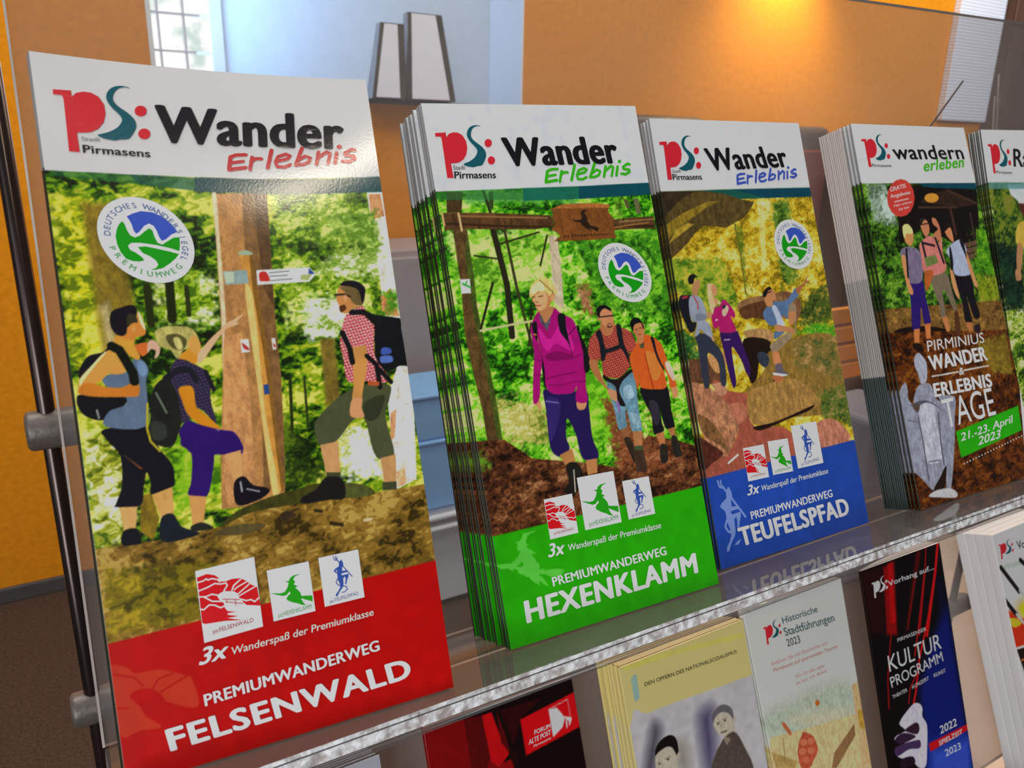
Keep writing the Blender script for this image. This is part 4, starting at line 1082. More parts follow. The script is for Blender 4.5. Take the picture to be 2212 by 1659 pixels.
p #c3c6cc -9.8,177 3.3,176.9 100.2,175.6 112.7,175.5 129.1,221.4 -9.2,216.5
p #34206a s n6 23.3,121 34.3,120.8 34.5,110.6 35.1,102.4 34.4,96.4 29.4,96.6 29.2,106.4 24.9,94.7 19,94.7 20.6,103.8 22.1,113.1
p #b87848 20,94.7 24.9,94.6 22.1,86.3 18.3,86.8
p #b87848 29.4,96.6 34.5,96.7 32.2,88.5 28.6,88.3
p #2a1a14 s 16.9,87 22.7,86.6 24.4,82.1 17.9,83.5
p #7a7084 s n12 21.3,138.7 26.8,140.4 33.5,139.3 37.4,134.9 34.3,120.8 23.3,121 24.8,131.7 21.2,134.6
p #c08a60 s 20.8,135 24.2,134.8 23.7,122.3 25.3,115.5 23.8,113.6 21.4,115.8 20.6,125.3
p #b88858 s 27.3,147.8 34.2,148.8 33.2,143.4 30.4,140.8 26.5,143.1
p #cfbe82 s 26.5,151.9 31.3,153.1 34.1,150.2 33.8,147.5 28.8,147.7 26.1,145.2
p #1d1a1e 25.6,139.8 27.1,139.7 23.7,122.3 22.6,123.8
p #786c5a s n8 43.1,122.9 55.9,123.3 57.9,112.6 59.2,102.8 58.4,100.1 55.9,102.4 51.8,113.2 49.3,112 48.7,103.1 47.9,98.7 44.3,98.7 44.5,106.3 42,115.4
p #b07a50 44.8,98.7 49.2,99.3 49.7,90.6 46.5,90.3
p #5a3a24 s 56.3,100.3 59.4,100 58.2,89 53.9,88.8
p #c07a72 s n10 37.4,140.4 43.2,144.3 49.8,145.3 53.8,140.9 58.2,144.9 56.3,135.1 56.5,125.3 44.2,122.8 36.9,126.1 37.4,134.9
p #b0785a s 51.8,146.6 56.3,149.2 52.9,152.2 52.9,155.7 56.4,154.8 58.4,149.1 57.2,143.5 52.1,142.4
p #b07a5a s 41.9,154 45.6,155.9 48.9,153 48.5,148.2 44.9,144.9 42.3,148.5
p #2a2020 s 41.9,154 45.7,156.3 48.5,155.1 45.2,154.6 42.3,151.9
l #1c1a1e 0.6 42.4,152.3 48.8,152.7
l #24202a 1.4 41.9,141.6 50.2,139.7
l #24202a 1.6 40.5,142.3 41,133.3
l #24202a 1.6 52.5,143.8 55.6,129.6
p #6e7a48 n10 39.5,133.4 49.7,134.5 51,129.9 40,127.9
p #a86030 s 37.7,125.3 44.9,125.5 42.5,120.8 36.1,114.5
p #1f1a20 s n8 63,122 77,121.3 76.8,106.7 78.2,97.4 76.3,95.1 72.3,96.2 69.7,108.8 69.9,98.9 69.7,93.3 64.1,94.2 64.6,106.4
p #a87048 64,94 69.2,93.5 69.3,88.4 65.5,88.5
p #30242a s 71.9,91.6 76.2,91.2 74.8,87.1 70.2,88
p #a0a8bc s n8 59.8,136.3 66.5,140.2 74.7,141.9 78.4,135.9 76.1,132.5 78.2,121.6 63.9,121.6 63,129.1 60.3,134.2
p #b88a62 s 76,135.4 78.3,132.3 80.8,119.2 81.9,114.1 79,113.7 76.7,123.9
p #b88a62 s 59.4,124.4 62,124.2 63.4,109.4 61.9,108.1 59.4,113.9
p #24222c s 62.7,136.9 64.5,137.5 63.6,127.6 60.7,125
p #24222c s 73.4,141.2 76.7,141.1 76.8,131 75.5,133.9
p #b8805c s 62.1,148.9 67.3,149.8 68.5,145.1 67.8,140.8 65,142.4 62.6,145.4
p #2a1c18 s 61.8,149.6 67,152.3 69.3,149.3 66.1,149.4 62.2,147.5
p #c88a3a o 62.6,167.2 61.8,166.2 60.1,165.3 57.9,164.7 55.4,164.6 53,164.9 51.1,165.5 50,166.5 49.9,167.6 50.7,168.6 52.3,169.5 54.5,170 57.1,170.2 59.5,169.9 61.4,169.3 62.5,168.3
p #b5463c o 41.4,167.8 39.3,163.6 35.8,160.2 31.3,158 26.7,157.4 22.6,158.3 19.5,160.8 18,164.3 18.3,168.4 20.2,172.4 23.7,175.8 28.1,178.1 32.7,178.9 37,178 40.2,175.6 41.7,172
l #e0c8c4 0.5 23.9,166 36,167.5
t .4 .1 #e6d6d2 22,171.8 35.7,173.9 21.6,174|GRATIS
t .4 .1 #e0ccc8 21,168.1 38.3,170.2 21,170.1|Angebote
t .15 .1 #dcc4c0 22.5,163 38.4,165.1 22.6,164.3|Mehr erfahren
t .15 .1 #dcc4c0 25.9,160.8 35.5,162.2 26,162.2|Sie hier
p #8a8c98 s n14 -1.7,59.6 5,67.4 6.7,63.4 5.8,58.4 9,54.8 9.8,57.8 14.2,63.6 19.3,64.8 23.9,64.4 26.7,60.4 30.5,53.4 27.5,56.4 42.5,54.2 39.2,42.8 35.6,30.4 25.9,6.4 22.3,7.2 24.2,17.6 18.1,12.5 12.2,7.9 6.4,14.1 0.6,19.7 -4.7,20.1 -3.8,37.4
p #9a9ca8 s n12 16.1,79.4 19.7,81.8 22.5,79.9 25.1,75.6 23.7,68.7 21.3,65.1 17.5,65.3 16.7,70.9 15.4,74.9
p #a8aab4 s n14 13.3,53.4 19.4,55.1 25.2,51.6 24,44 24.5,32.3 22.7,22.4 10.8,23.4 10.2,34.9 11.3,46.1
p #5c5c66 s 6.3,55.2 17.8,56 26.3,52.1 30.9,48.1 26.1,51.5 19.3,54.4 11.5,53.7
l #54545e 0.9 10.8,47.5 11,34.7 10.1,14
l #54545e 0.9 26.9,47.4 24.5,32.3 23.8,19.6
p #5a4a40 s n10 8.1,54.9 13.5,54.1 11.6,50.5 9.1,51.6
l #6a6a74 0.7 3.4,47.4 10.1,45
l #55555f 0.6 12.6,23.3 21.8,22.6
p #2c1c14 s n12 12.2,7.9 19.5,14.1 24.5,18.6 25,16.9 20.5,7.5
p #b8b8c0 s n8 7.8,5.7 13.9,7.6 25,6.6 29.7,3.1 28.1,0.9 16.5,3.3
p #2f9a10 38,35.3 95.3,41 93.8,26.7 38.2,20.7
d #e0dcd6 .9 21 39.6,17.2 92.5,23.5
l #e0dede 0.7 27.3,67.7 49.9,67.2
l #e0dede 0.7 54.6,67.4 76.6,67.2
t .12 0 #e0dad6 27.8,81.5 77.1,80.7 28.4,87.3|PIRMINIUS
t 1.3 0 #e6e4e2 27.8,71.2 76.6,70.6 27.2,78.9|WANDER
t .6 0 #e0dede 49.9,65.4 53.9,65.3 50.6,69.3|&
t 1.3 0 #e6e4e2 27,56.5 75.9,55.3 27.1,63.6|ERLEBNIS
t 0 0 #e6e4e2 30.6,38.4 74.4,39.1 30.7,54|TAGE
t .6 .2 #e6eee2 40.7,29.5 86.7,32.3 41,33.7|21.-23. April
t .6 .2 #e6eee2 53.9,24.9 73.3,25.8 54.8,29.3|2023
u logo - 5.94 201.40 19.87 -9.57 4.41 -15.54
t .75 0 #141416 30.8,190.3 94,190.4 29.7,198.6|wandern
t .9 .15 #3f9a1c 53.8,183.1 91.5,185.5 55.2,189.5|erleben
t .35 0 #222 10.6,185.9 26.6,185.8 10.8,187.6|Pirmasens
C R 100 210 0.6
fill #c3c6cc
F 3 2 #33501c,#6a8a2a,#a8b45a,#c8cca0 -13.6,177 45.7,175.9 81.9,175.1 81.4,-31.6 -31.1,-11.7
f 3 2 #2f4a1c,#55702a,#7a8a34,#8a8a40 0.3,176.9 20,176.4 31.9,160.1 19,98.5 0,100.3
f 3 2 #142a20,#1f3a2a,#2f5038 -1.4,140 21,135.1 21.7,109.7 18.3,95.6 0.4,97.4
p #b8c4c4 n8 19.7,175.1 42.9,174.6 39.9,162.8 30.1,163.1 21.7,168.5
p #5f8a8a a80 0.6,176.8 45.7,175.9 44.6,171.6 0.2,172.7
p #c3c6cc -4.6,177 0.3,176.9 43.2,175.9 81.9,175.1 94.2,220.6 -6.8,218.7
p #b8a04a s n8 23.5,148 31.7,151.3 49.4,150.5 45.6,135.1 21.3,136.5
p #a8805c s 21.3,136.5 26.1,136.2 23.2,124.1 18.3,118.6 17.3,124.5
p #a8805c s 15.3,121 20.1,121 20.4,114.9 15,114.6
p #5a3428 s 28.9,163.1 40.1,163.5 37.8,154 31.7,154.2
p #c8c8c4 s 29.3,164.6 33.6,167.4 41,167.2 39.9,162.8 29.4,162.8
u logo - 5.25 200.84 20.18 -12.06 4.18 -18.59
t .6 0 #141416 29.3,186.5 46.5,185.8 31.4,197.8|Ra
t .35 0 #222 10.1,182.1 26.2,181.6 10.2,184.1|Pirmasens
C Forum 100 210 0.6
fill #1c0506
p #7c0a0c -1.4,210.2 36.3,206.2 38.5,185.4 44.3,177.7 40.9,152.4 -5.4,168
p #5c0a0c n10 24.9,207.7 36.3,206.2 38.5,185.4 33.1,176.9 24.6,179.5
p #b00d12 36.3,206.2 42.7,206.1 46.6,188.9 49.8,182 42.2,176.9 37.6,181.3
p #5a0a0e 46,206.1 49.2,192.5 50.7,181.7 45.7,189.1
p #2c0606 n12 51.3,184.5 56.1,180.1 54,174.7 49.6,171.7
p #8c0c10 42.5,178.3 50.1,178.9 52.2,170.8 42,166.7
p #38080a n20 48.2,205.5 76.8,204.3 61.8,197.9 53.4,185.4
p #c00f18 60.4,197.1 100,201.3 100.4,181.8 60.4,177.6
p #d8d0ce 80.3,197.2 86.1,196.4 88.5,193.2 90,190.6 95.6,188.3 94.5,185.5 90.8,189.6 88.2,185 80.4,181.5
l #d8a8a8 0.5 81.2,197 94.8,198.8 94.8,189.3
l #d8d0ce 1.0 91.6,189 91.1,184.1
l #d8d0ce 1.0 93.6,188.4 93.3,185
t .6 .2 #e0d6d4 68.1,186.6 79.6,187.1 68.1,188.9|FORUM
t .6 .2 #e0d6d4 63.3,182.5 79.2,183.7 63.4,185|ALTE POST
t .3 .2 #d8b8b6 66.2,180.1 78.8,181.2 66.2,181.5|Pirmasens
C NS 100 210 0.5
fill #bdb27c
p #c6b668 0.2,210.4 27.9,209.5 98,202.6 97.2,199.3 41.6,205.4 3.6,207.2
p #8fa8a0 6.5,201.3 8.9,203.3 10.9,202.7 10.4,189.2 6.9,187.3 6.3,191.1
p #aeacae s 1.4,177.5 14.1,178.6 35.5,178.1 65.4,176.2 97.1,174.2 121.1,167.9 123.6,35.8 -10.7,94.7
p #55506a b6 s 51.1,160.9 55.4,166.3 62.9,165.5 61.9,154.3 60.9,143.2 55.9,127.9 50.2,130.1
p #4a4450 b5 s 15.5,168.8 18.7,170.5 20.7,166.5 17.6,158.8 11.1,144.8 5.9,146.7
p #8f8a80 b5 s 31.9,154.8 38.5,151.3 37.7,134.8 29.6,137.8
p #1c1412 s 14.8,155.4 18.5,159.6 26,161.3 31.2,158.4 32.2,151.3 30.3,147.6 26.6,153.9 21.8,155.1 15.6,152.9
p #b0a898 s n6 15,153.2 21.8,155.1 27.3,153.7 29.6,147.8 29.4,140.2 28.2,135 13.7,140.6 13.7,147.1
l #6a5c50 0.35 20.8,148.8 25.5,148.8
p #3a302a o 24.3,147.6 24.1,147.4 23.9,147.3 23.5,147.4 23.2,147.5 22.8,147.6 22.5,147.9 22.3,148.1 22.3,148.3 22.4,148.4 22.6,148.5 23,148.5 23.4,148.4 23.7,148.2 24,148 24.2,147.8
l #6a5c50 0.3 15.2,148.4 18.2,148.2
p #3a302a o 17.5,147.2 17.4,147.1 17.2,147 17,147 16.6,147.1 16.3,147.2 16.1,147.4 16,147.6 15.9,147.8 16,147.9 16.2,148 16.5,148 16.8,147.9 17.1,147.8 17.3,147.6 17.5,147.4
l #8a7a6a 0.4 19,147.3 17.7,144.5
p #a89c8a o 32.4,146.8 32.1,146.1 31.8,145.6 31.3,145.3 30.9,145.3 30.5,145.6 30.2,146.2 30.1,146.9 30.2,147.6 30.4,148.3 30.8,148.8 31.3,149.1 31.7,149 32.1,148.8 32.3,148.2 32.4,147.5
p #6a6668 s n10 62,161.2 68.2,164.6 74.3,163.7 78.8,159 78.2,152.8 75.3,157.8 69.6,160.4 64.6,159.2 62.2,155.4
p #b0a898 s n6 61.8,155.5 65.4,159.5 73.9,158.3 78.1,152.2 77.7,145.4 72,143.3 68.6,145.7 64,149.6
l #6a5e56 0.3 64,155.7 67.5,155.3
p #3f3430 o 66.7,154.2 66.6,154.1 66.3,154 66,154 65.6,154.1 65.3,154.3 65,154.4 64.8,154.7 64.8,154.8 64.9,155 65.1,155.1 65.5,155 65.8,154.9 66.2,154.8 66.5,154.6 66.6,154.4
l #6a5e56 0.3 69.5,155.9 73.9,155.5
p #3f3430 o 72.5,154.3 72.3,154.1 72.1,154.1 71.7,154.1 71.3,154.2 70.9,154.4 70.6,154.6 70.4,154.8 70.4,155 70.5,155.1 70.8,155.2 71.1,155.2 71.5,155.1 71.9,154.9 72.2,154.7 72.4,154.5
l #857868 0.4 68.2,154.2 67.5,151.5
l #5a4840 0.8 66.9,148.6 71.5,148.1
p #a89c90 o 80.6,152.5 80.4,151.9 80,151.5 79.5,151.3 79,151.3 78.6,151.6 78.3,152.1 78.2,152.7 78.2,153.3 78.5,153.9 78.8,154.4 79.3,154.6 79.8,154.6 80.2,154.3 80.5,153.8 80.7,153.2
p #5a5048 s n14 59.7,137.9 64.6,141.9 68.3,144.6 77.3,145.5 83,135.3 86.7,116.4 55.9,127.9
p #8a7e70 s 68.4,145.1 73.4,142.8 69.6,140.1
t .5 0 #2a2410 15.5,194.2 90.3,191.5 15.5,196.4|DEN OPFERN DES NATIONALSOZIALISMUS
C Hist 100 210 0.5
fill #b9bab6
p #a8b0a0 n10 b5 s 2.7,140.4 34.4,142.6 59.7,143.8 89.7,138.4 92.5,123.7 84.4,109.6 55.2,109.8 19.4,116.3 -2.5,130.4
p #b8b49c n10 b4 s 24,132.1 55.1,127.4 85.1,121.6 85.7,114.1 45.5,120.5
p #bfae84 n10 1.8,125.3 33.3,121.6 91.6,115.8 100,75.8 92.6,50.2 -9.9,83
p #c2a27a n12 93.1,135.9 100.1,136.5 101.3,75.4 89.6,78.9
p #b09040 n18 95,118.1 100.2,116.7 99.2,103 94.2,105.2
p #8a6c4a n14 62.1,97.4 88.7,110.1 87.8,102.1 61.8,87.2 56.9,88.7
p #a8905c n12 0.3,116.5 23,103.5 20.6,99.6 1.7,105.4
l #5a4a34 0.4 13.8,121.8 11.8,106.9
p #b06a48 s 15.1,130.3 18.6,130.1 22.6,123.1 20.9,121.3
p #b06a2c o 56.1,133.3 55.7,132.6 55,132.1 54.2,131.9 53.2,132 52.3,132.4 51.7,133 51.4,133.8 51.4,134.6 51.8,135.3 52.5,135.7 53.4,135.9 54.3,135.9 55.2,135.5 55.8,134.8 56.1,134.1
p #b05a40 s n12 26.7,111.8 32.2,118 35.1,119.5 42.6,115 45.1,110.4 45.7,103.8 39.1,98.7 34.3,95.5 26.3,97.9 25,106
p #c87858 o 36.7,112 36.2,111.2 35.2,110.8 34,110.6 32.6,110.8 31.3,111.4 30.3,112.2 29.8,113.1 29.8,114 30.3,114.8 31.2,115.2 32.5,115.4 33.9,115.2 35.1,114.6 36.1,113.8 36.7,112.9
p #c87858 o 43.7,110.8 43.2,110 42.3,109.5 41.1,109.3 39.8,109.5 38.6,110.1 37.6,110.8 37.1,111.8 37.1,112.7 37.6,113.4 38.5,113.9 39.7,114.1 41,113.9 42.2,113.4 43.2,112.6 43.7,111.7
p #c87858 o 34.1,106.5 33.5,105.7 32.5,105.3 31.2,105.1 29.7,105.4 28.4,106 27.3,106.8 26.8,107.7 26.7,108.6 27.2,109.4 28.2,109.9 29.6,110 31,109.7 32.4,109.1 33.4,108.3 34,107.4
p #c87858 o 42.2,104.9 41.7,104.1 40.7,103.6 39.4,103.5 38.1,103.7 36.8,104.3 35.8,105.1 35.2,106 35.2,106.9 35.7,107.7 36.7,108.2 37.9,108.3 39.3,108.1 40.6,107.5 41.6,106.7 42.2,105.8
p #c07050 o 35.8,100.4 35.3,99.7 34.3,99.2 33.1,99.1 31.7,99.3 30.4,99.9 29.4,100.7 28.9,101.6 28.9,102.5 29.4,103.3 30.4,103.7 31.6,103.9 33,103.6 34.3,103.1 35.3,102.3 35.8,101.4
u logo - 14.79 194.54 15.47 -6.82 2.73 -11.56
t .3 0 #1f4a4a 34,192.7 70.3,192.6 33.8,197.1|Historische
t .3 0 #1f4a4a 34.3,184.4 86.4,182.6 33.2,189.8|Stadtführungen
t .3 0 #1f3a3a 34.5,177.2 47.9,176.7 34,182.1|2023
t .15 0 #b06a68 16.7,168.8 74.4,169.1 16.8,171.1|Erfahren Sie mit Geschichte von
t .15 0 #a85450 16.9,164.4 84.1,164.2 17.1,166.9|Pirmasens auf spannenden Touren
t .15 0 #b07068 36.1,155.1 67.3,155.1 36.2,157.5|Wo ich alles sehe
t .15 0 #b07068 36.1,150.8 68.9,151.4 35.8,152.8|da bin ich dabei
C Kult 100 210 0.5
fill #0f0508
p #30060a b3 0.5,209.7 26.9,208.3 17.4,159.6 0.4,164.1
p #0a0e30 b4 89.1,185.3 96.9,183.5 100.1,129.8 80.8,135
p #10206c b6 98.2,160.8 100.5,86.1 99.8,36.2 86.7,-15.9 28.7,5.9 45.3,85.3 46,111 71.2,142.6
p #3a52a8 b8 48.5,68.8 103.6,61.8 95,7.5 40.3,27
p #8a0a0a b1.5 26.5,206.7 39.2,209 40.7,207.5 31.4,156 19.1,159.2
p #a80c0c b.8 32.4,208.2 38,208.1 31.7,164.8 25.6,166.3
p #5a0808 b1 69.2,209.4 75.2,209.3 71,200.9 52.4,170.9 40.2,153.7
l #9a0c10 1.6 81.8,209.6 76.7,193.9 70,178.1 57.5,149.2
l #c01014 3.0 97.7,209.8 89.6,191 79,170.2 66.8,146.8
l #8a0c10 1.2 64.6,193.8 44.5,156.5
l #b01014 1.4 74.8,191.5 57.1,153.3 48.2,136.4
l #c01018 2.0 88.1,188.5 70.3,157 53.4,133.2 43.3,111.8 38.2,103.8
l #a01014 1.2 32.7,105.5 36.8,115.4 46,122.3
l #8a0a10 1.6 25.3,161.4 12.8,129.1 9.1,109.2
p #b8b4cc s n6 20.4,97.3 27,100.4 38.2,103.8 45.1,101.8 47.8,97.5 46.3,91.9 50.2,83.8 45.9,67.9 41.6,57.3 33.7,58.4 26.7,65.7 21.6,68.2 10.2,74.5 10.1,79.6 21.7,80 10.4,86.2 13.8,88.4 23.9,88.6 18.3,94.6
p #3a2030 s 24.1,89.4 37.6,90.3 40.9,85.8 36.9,82 25.1,87.4
p #4a3458 s 10.5,81.1 35.9,78 39.6,75.1 37.2,71.6 24.7,74.8 10.2,74.5
p #3a2238 s 12.1,87.3 22.2,87.5 35.1,80.8 19,80.9 11.3,84.2
p #2a1428 s 13.6,70.9 27.6,68.8 29,63.2 14.8,64.7
p #b01420 49.1,71.2 101.7,69.6 101.6,65.1 49.7,65
t .15 0 #c8c4c8 30.6,151.1 67,150.3 30.5,153.7|PIRMASENSER
t .0 0 #d4d0d4 16,133.3 82.7,132.8 16,144.7|KULTUR
t .0 0 #d4d0d4 15.9,121.9 82.4,123.1 15,129.4|PROGRAMM
t .15 0 #c0bcc4 15,114.2 33.2,114.3 15,116.7|THEATER
t .15 0 #c0bcc4 39.4,114.2 60.8,115 39.5,116.8|KONZERT
t .15 0 #c0bcc4 67.6,114.8 83.2,114.4 67.6,117.5|KUNST
t .4 0 #b8c0dc 65,73.2 87.1,72.8 65.2,78.7|2022
t .4 0 #e0d0d4 61.4,65.5 92.7,64.8 61.4,69|SPIELZEIT
t .4 0 #aab4dc 67.3,55.6 87.8,54.8 67.1,60.6|2023
u logo1 #d4d0d0 10.80 198.90 16.60 -6.89 2.68 -11.09
t .5 0 #dcd6d4 29.8,192.3 87.8,192 29.5,196|Vorhang auf...
C Vo 100 210 0.6
fill #c0c0c0
p #aab4ac n6 5.1,183.7 31.9,181.5 35.1,177.4 7.9,179.1
p #e0b090 b4 12.1,150.9 25.5,152.4 46.9,146 38.8,125.1 4.9,134.9
p #d8c020 b2 15.6,144.8 27.6,148.6 56.8,140 50.9,125 19.2,136
p #c83a18 b1.5 -2.6,148 6.2,144.2 11.2,136.3 29.6,132.4 52.1,128 40.5,98.3 -10.9,114.1
p #d8b030 s -2.2,140.2 8.3,137.8 15.3,131.9 3.6,131.5
l #1c1814 4.2 2.9,182.3 20.5,157.7
l #a8acac 2.4 21.8,158 28.3,150.4
l #1c1814 4.2 -1.9,157.3 10.5,140.4
l #b0b4b4 2.4 10.6,140.7 22.4,126
l #1c1814 4.2 31.9,181.5 44.1,169.9
p #d0c8c4 -3.8,116 82.4,106.5 52,31.1 2.9,68.4
p #2c1810 n24 0.6,113.7 81.2,103.7 55.6,40.1 7.9,76.6
l #c07a30 1.2 3.9,103.7 12.6,103
u logo - 5.83 200.80 18.34 -8.93 2.15 -12.40
t .6 0 #141416 32,191 43.2,189.9 31.6,197.6|Vo
L logo
p #b5202b 0,0 0.236,-0.16 0.208,-0.036 0.293,-0.164 0.399,-0.264 0.498,-0.32 0.577,-0.313 0.608,-0.2 0.574,-0.029 0.494,0.171 0.384,0.352 0.265,0.49 0.146,0.584 0.073,0.631 0,1 -0.136,1.081 -0.007,0.515 0.089,0.084 0.091,0.023 -0.023,0.094
p #0f4a54 s 1.064,-0.806 1.037,-0.803 0.98,-0.767 0.895,-0.678 0.809,-0.533 0.762,-0.39 0.795,-0.316 0.9,-0.267 0.948,-0.182 0.921,-0.051 0.836,0.115 0.741,0.268 0.62,0.36 0.554,0.424 0.482,0.462 0.397,0.495 0.342,0.481 0.494,0.332 0.641,0.158 0.736,0.005 0.776,-0.096 0.76,-0.162 0.705,-0.222 0.676,-0.318 0.695,-0.424 0.762,-0.56 0.855,-0.685 0.961,-0.778 1.051,-0.823
p #b5202b o 1.174,-0.503 1.153,-0.454 1.122,-0.404 1.086,-0.362 1.051,-0.333 1.022,-0.322 1.003,-0.331 0.997,-0.358 1.005,-0.399 1.026,-0.447 1.057,-0.497 1.092,-0.539 1.128,-0.568 1.157,-0.579 1.176,-0.571 1.182,-0.544
p #b5202b o 1.084,-0.051 1.063,-0.002 1.032,0.047 0.997,0.089 0.962,0.117 0.933,0.128 0.914,0.119 0.908,0.092 0.916,0.051 0.937,0.002 0.968,-0.047 1.003,-0.089 1.038,-0.117 1.068,-0.128 1.087,-0.119 1.092,-0.092
L erl
l @ 0.08 -0.202,0.686 -0.125,0.44 -0.015,0.092
l @ 0.068 -0.225,0.75 -0.208,0.835 -0.128,0.807
l @ 0.062 -0.118,0.436 -0.035,0.466
l @ 0.074 -0.012,0.09 0.039,0.104 0.096,0.12
l @ 0.071 -0.03,0.649 0.169,0
l @ 0.068 0.039,0.413 0.028,0.555 0.083,0.517
l @ 0.077 0.021,0.936 0.298,0.008
l @ 0.065 0.259,0.32 0.321,0.388 0.292,0.542 0.221,0.662 0.192,0.564 0.266,0.282 0.368,0.018 0.442,-0.043 0.451,0.065
l @ 0.077 0.263,0.907 0.508,0.021
l @ 0.065 0.446,0.247 0.436,0.461 0.521,0.326 0.581,0.1 0.566,0.005 0.511,0.03
l @ 0.074 0.491,0.606 0.693,-0.051
l @ 0.068 0.587,0.306 0.562,0.584 0.625,0.478 0.79,-0.073
l @ 0.074 0.675,0.485 0.847,-0.071
p @ o 0.616,0.792 0.629,0.75 0.635,0.716 0.635,0.696 0.628,0.692 0.615,0.706 0.599,0.736 0.581,0.776 0.564,0.82 0.552,0.863 0.545,0.896 0.545,0.916 0.552,0.92 0.565,0.906 0.581,0.877 0.599,0.837
l @ 0.068 0.806,0.53 0.759,0.599 0.762,0.419 0.816,0.282 0.911,0.193 0.965,0.055 0.963,-0.085 0.883,-0.004
L seal
disc #c9cac8 1.0
p #3148a0 -0.346,0.494 -0.214,0.587 -0.033,0.676 0.213,0.694 0.401,0.631 0.559,0.519 0.662,0.368 0.672,0.3 0.542,0.221 0.411,0.088 0.318,0.036 0.279,0.107 0.24,0.268 0.193,0.371 0.101,0.41 -0.007,0.335 -0.126,0.177 -0.207,0.114 -0.245,0.184 -0.271,0.343 -0.317,0.445
p #12840f -0.459,0.364 -0.418,0.317 -0.38,0.16 -0.334,0.059 -0.243,0.02 -0.139,0.078 -0.027,0.194 0.085,0.296 0.152,0.253 0.178,0.091 0.223,-0.027 0.318,-0.053 0.443,0.051 0.583,0.158 0.711,0.185 0.703,0.037 0.664,-0.152 0.47,-0.112 0.203,-0.086 -0.138,-0.086 -0.334,-0.119 -0.417,-0.2 -0.382,-0.29 -0.269,-0.34 -0.149,-0.431 -0.122,-0.495 -0.224,-0.538 -0.369,-0.547 -0.495,-0.512 -0.584,-0.377 -0.632,-0.209 -0.641,-0.021 -0.595,0.15 -0.529,0.283
p #12840f -0.213,-0.194 -0.05,-0.154 0.191,-0.171 0.458,-0.198 0.641,-0.226 0.563,-0.336 0.418,-0.483 0.251,-0.619 0.095,-0.683 -0.017,-0.7 0.101,-0.641 0.163,-0.549 0.126,-0.458 0.016,-0.378 -0.134,-0.319
ring #5a6788 .80 .125 178 -24 DEUTSCHES WANDERSIEGEL
ring #4f8a55 .80 .125 203 318 PREMIUMWEG
L fels
card #d4d2d2
p #b5141a 0.016,0.093 0.182,0.076 0.309,0.12 0.368,0.171 0.365,0.222 0.477,0.241 0.501,0.286 0.436,0.367 0.351,0.384 0.304,0.417 0.337,0.476 0.4,0.533 0.401,0.594 0.444,0.655 0.584,0.695 0.439,0.684 0.436,0.705 0.605,0.761 0.429,0.751 0.667,0.832 0.373,0.778 0.059,0.749 0.007,0.724 0.015,0.371
p #b5141a 0.477,0.241 0.583,0.229 0.717,0.248 0.804,0.297 0.86,0.349 0.917,0.392 0.983,0.414 1.002,0.701 0.771,0.641 0.725,0.596 0.665,0.513 0.643,0.447 0.587,0.404 0.436,0.372 0.501,0.286
l #d9b8b6 0.023 0.006,0.164 0.108,0.16 0.162,0.141 0.189,0.164 0.252,0.155 0.35,0.189 0.375,0.224
l #d9b8b6 0.023 0.008,0.28 0.153,0.264 0.291,0.233 0.39,0.262 0.473,0.262 0.493,0.301 0.426,0.365
l #d9b8b6 0.023 0.001,0.36 0.125,0.382 0.219,0.368 0.317,0.402
l #d9b8b6 0.023 0.085,0.378 0.214,0.466 0.394,0.506
l #d9b8b6 0.023 0.005,0.531 0.058,0.552 0.157,0.505 0.237,0.523 0.34,0.585 0.405,0.569
l #d9b8b6 0.023 0.559,0.385 0.6,0.324 0.702,0.276 0.724,0.267
l #d9b8b6 0.021 0.6,0.385 0.668,0.356 0.822,0.319
l #d9b8b6 0.021 0.652,0.457 0.858,0.361
l #d9b8b6 0.021 0.669,0.487 0.989,0.407
l #d9b8b6 0.023 0.662,0.529 0.781,0.582 0.855,0.581 0.912,0.624 0.993,0.584
l #a8504e 0.013 0.389,0.474 0.661,0.538
l #a8504e 0.013 0.433,0.523 0.713,0.606
l #a8504e 0.013 0.449,0.487 0.452,0.536
l #a8504e 0.013 0.595,0.523 0.592,0.606
t .2 0 #8c2426 0.162,0.906 0.853,0.896 0.161,0.849|ps:FELSENWALD
L witch
card #d6d8d8
p #1f8a12 0.746,0.204 0.602,0.208 0.51,0.242 0.481,0.293 0.388,0.289 0.466,0.331 0.418,0.418 0.341,0.49 0.234,0.493 0.006,0.445 0.163,0.51 0.301,0.559 0.437,0.551 0.365,0.616 0.378,0.66 0.498,0.726 0.606,0.766 0.697,0.815 0.799,0.843 0.741,0.774 0.704,0.686 0.967,0.802 0.976,0.679 0.721,0.641 0.704,0.567 0.639,0.486 0.595,0.456 0.667,0.438 0.578,0.382 0.622,0.341 0.583,0.288 0.63,0.236 0.744,0.211
p #d6d8d8 0.389,0.544 0.465,0.503 0.473,0.545 0.434,0.565
t .2 0 #2a7a22 0.128,0.946 0.927,0.929 0.122,0.86|ps:HEXENKLAMM
L devil
card #d4d2d6
p #2c4890 0.543,0.124 0.584,0.188 0.585,0.266 0.547,0.287 0.538,0.363 0.606,0.368 0.674,0.374 0.654,0.41 0.513,0.412 0.501,0.429 0.523,0.452 0.679,0.446 0.681,0.489 0.623,0.577 0.593,0.655 0.56,0.642 0.594,0.543 0.586,0.485 0.538,0.518 0.526,0.643 0.5,0.694 0.442,0.739 0.381,0.797 0.338,0.852 0.296,0.843 0.312,0.797 0.371,0.753 0.434,0.681 0.431,0.596 0.395,0.505 0.406,0.436 0.396,0.392 0.321,0.329 0.361,0.294 0.471,0.252 0.482,0.183
p #d4d2d6 0.373,0.325 0.411,0.325 0.403,0.373
l #2c3f80 0.021 0.439,0.112 0.762,0.518
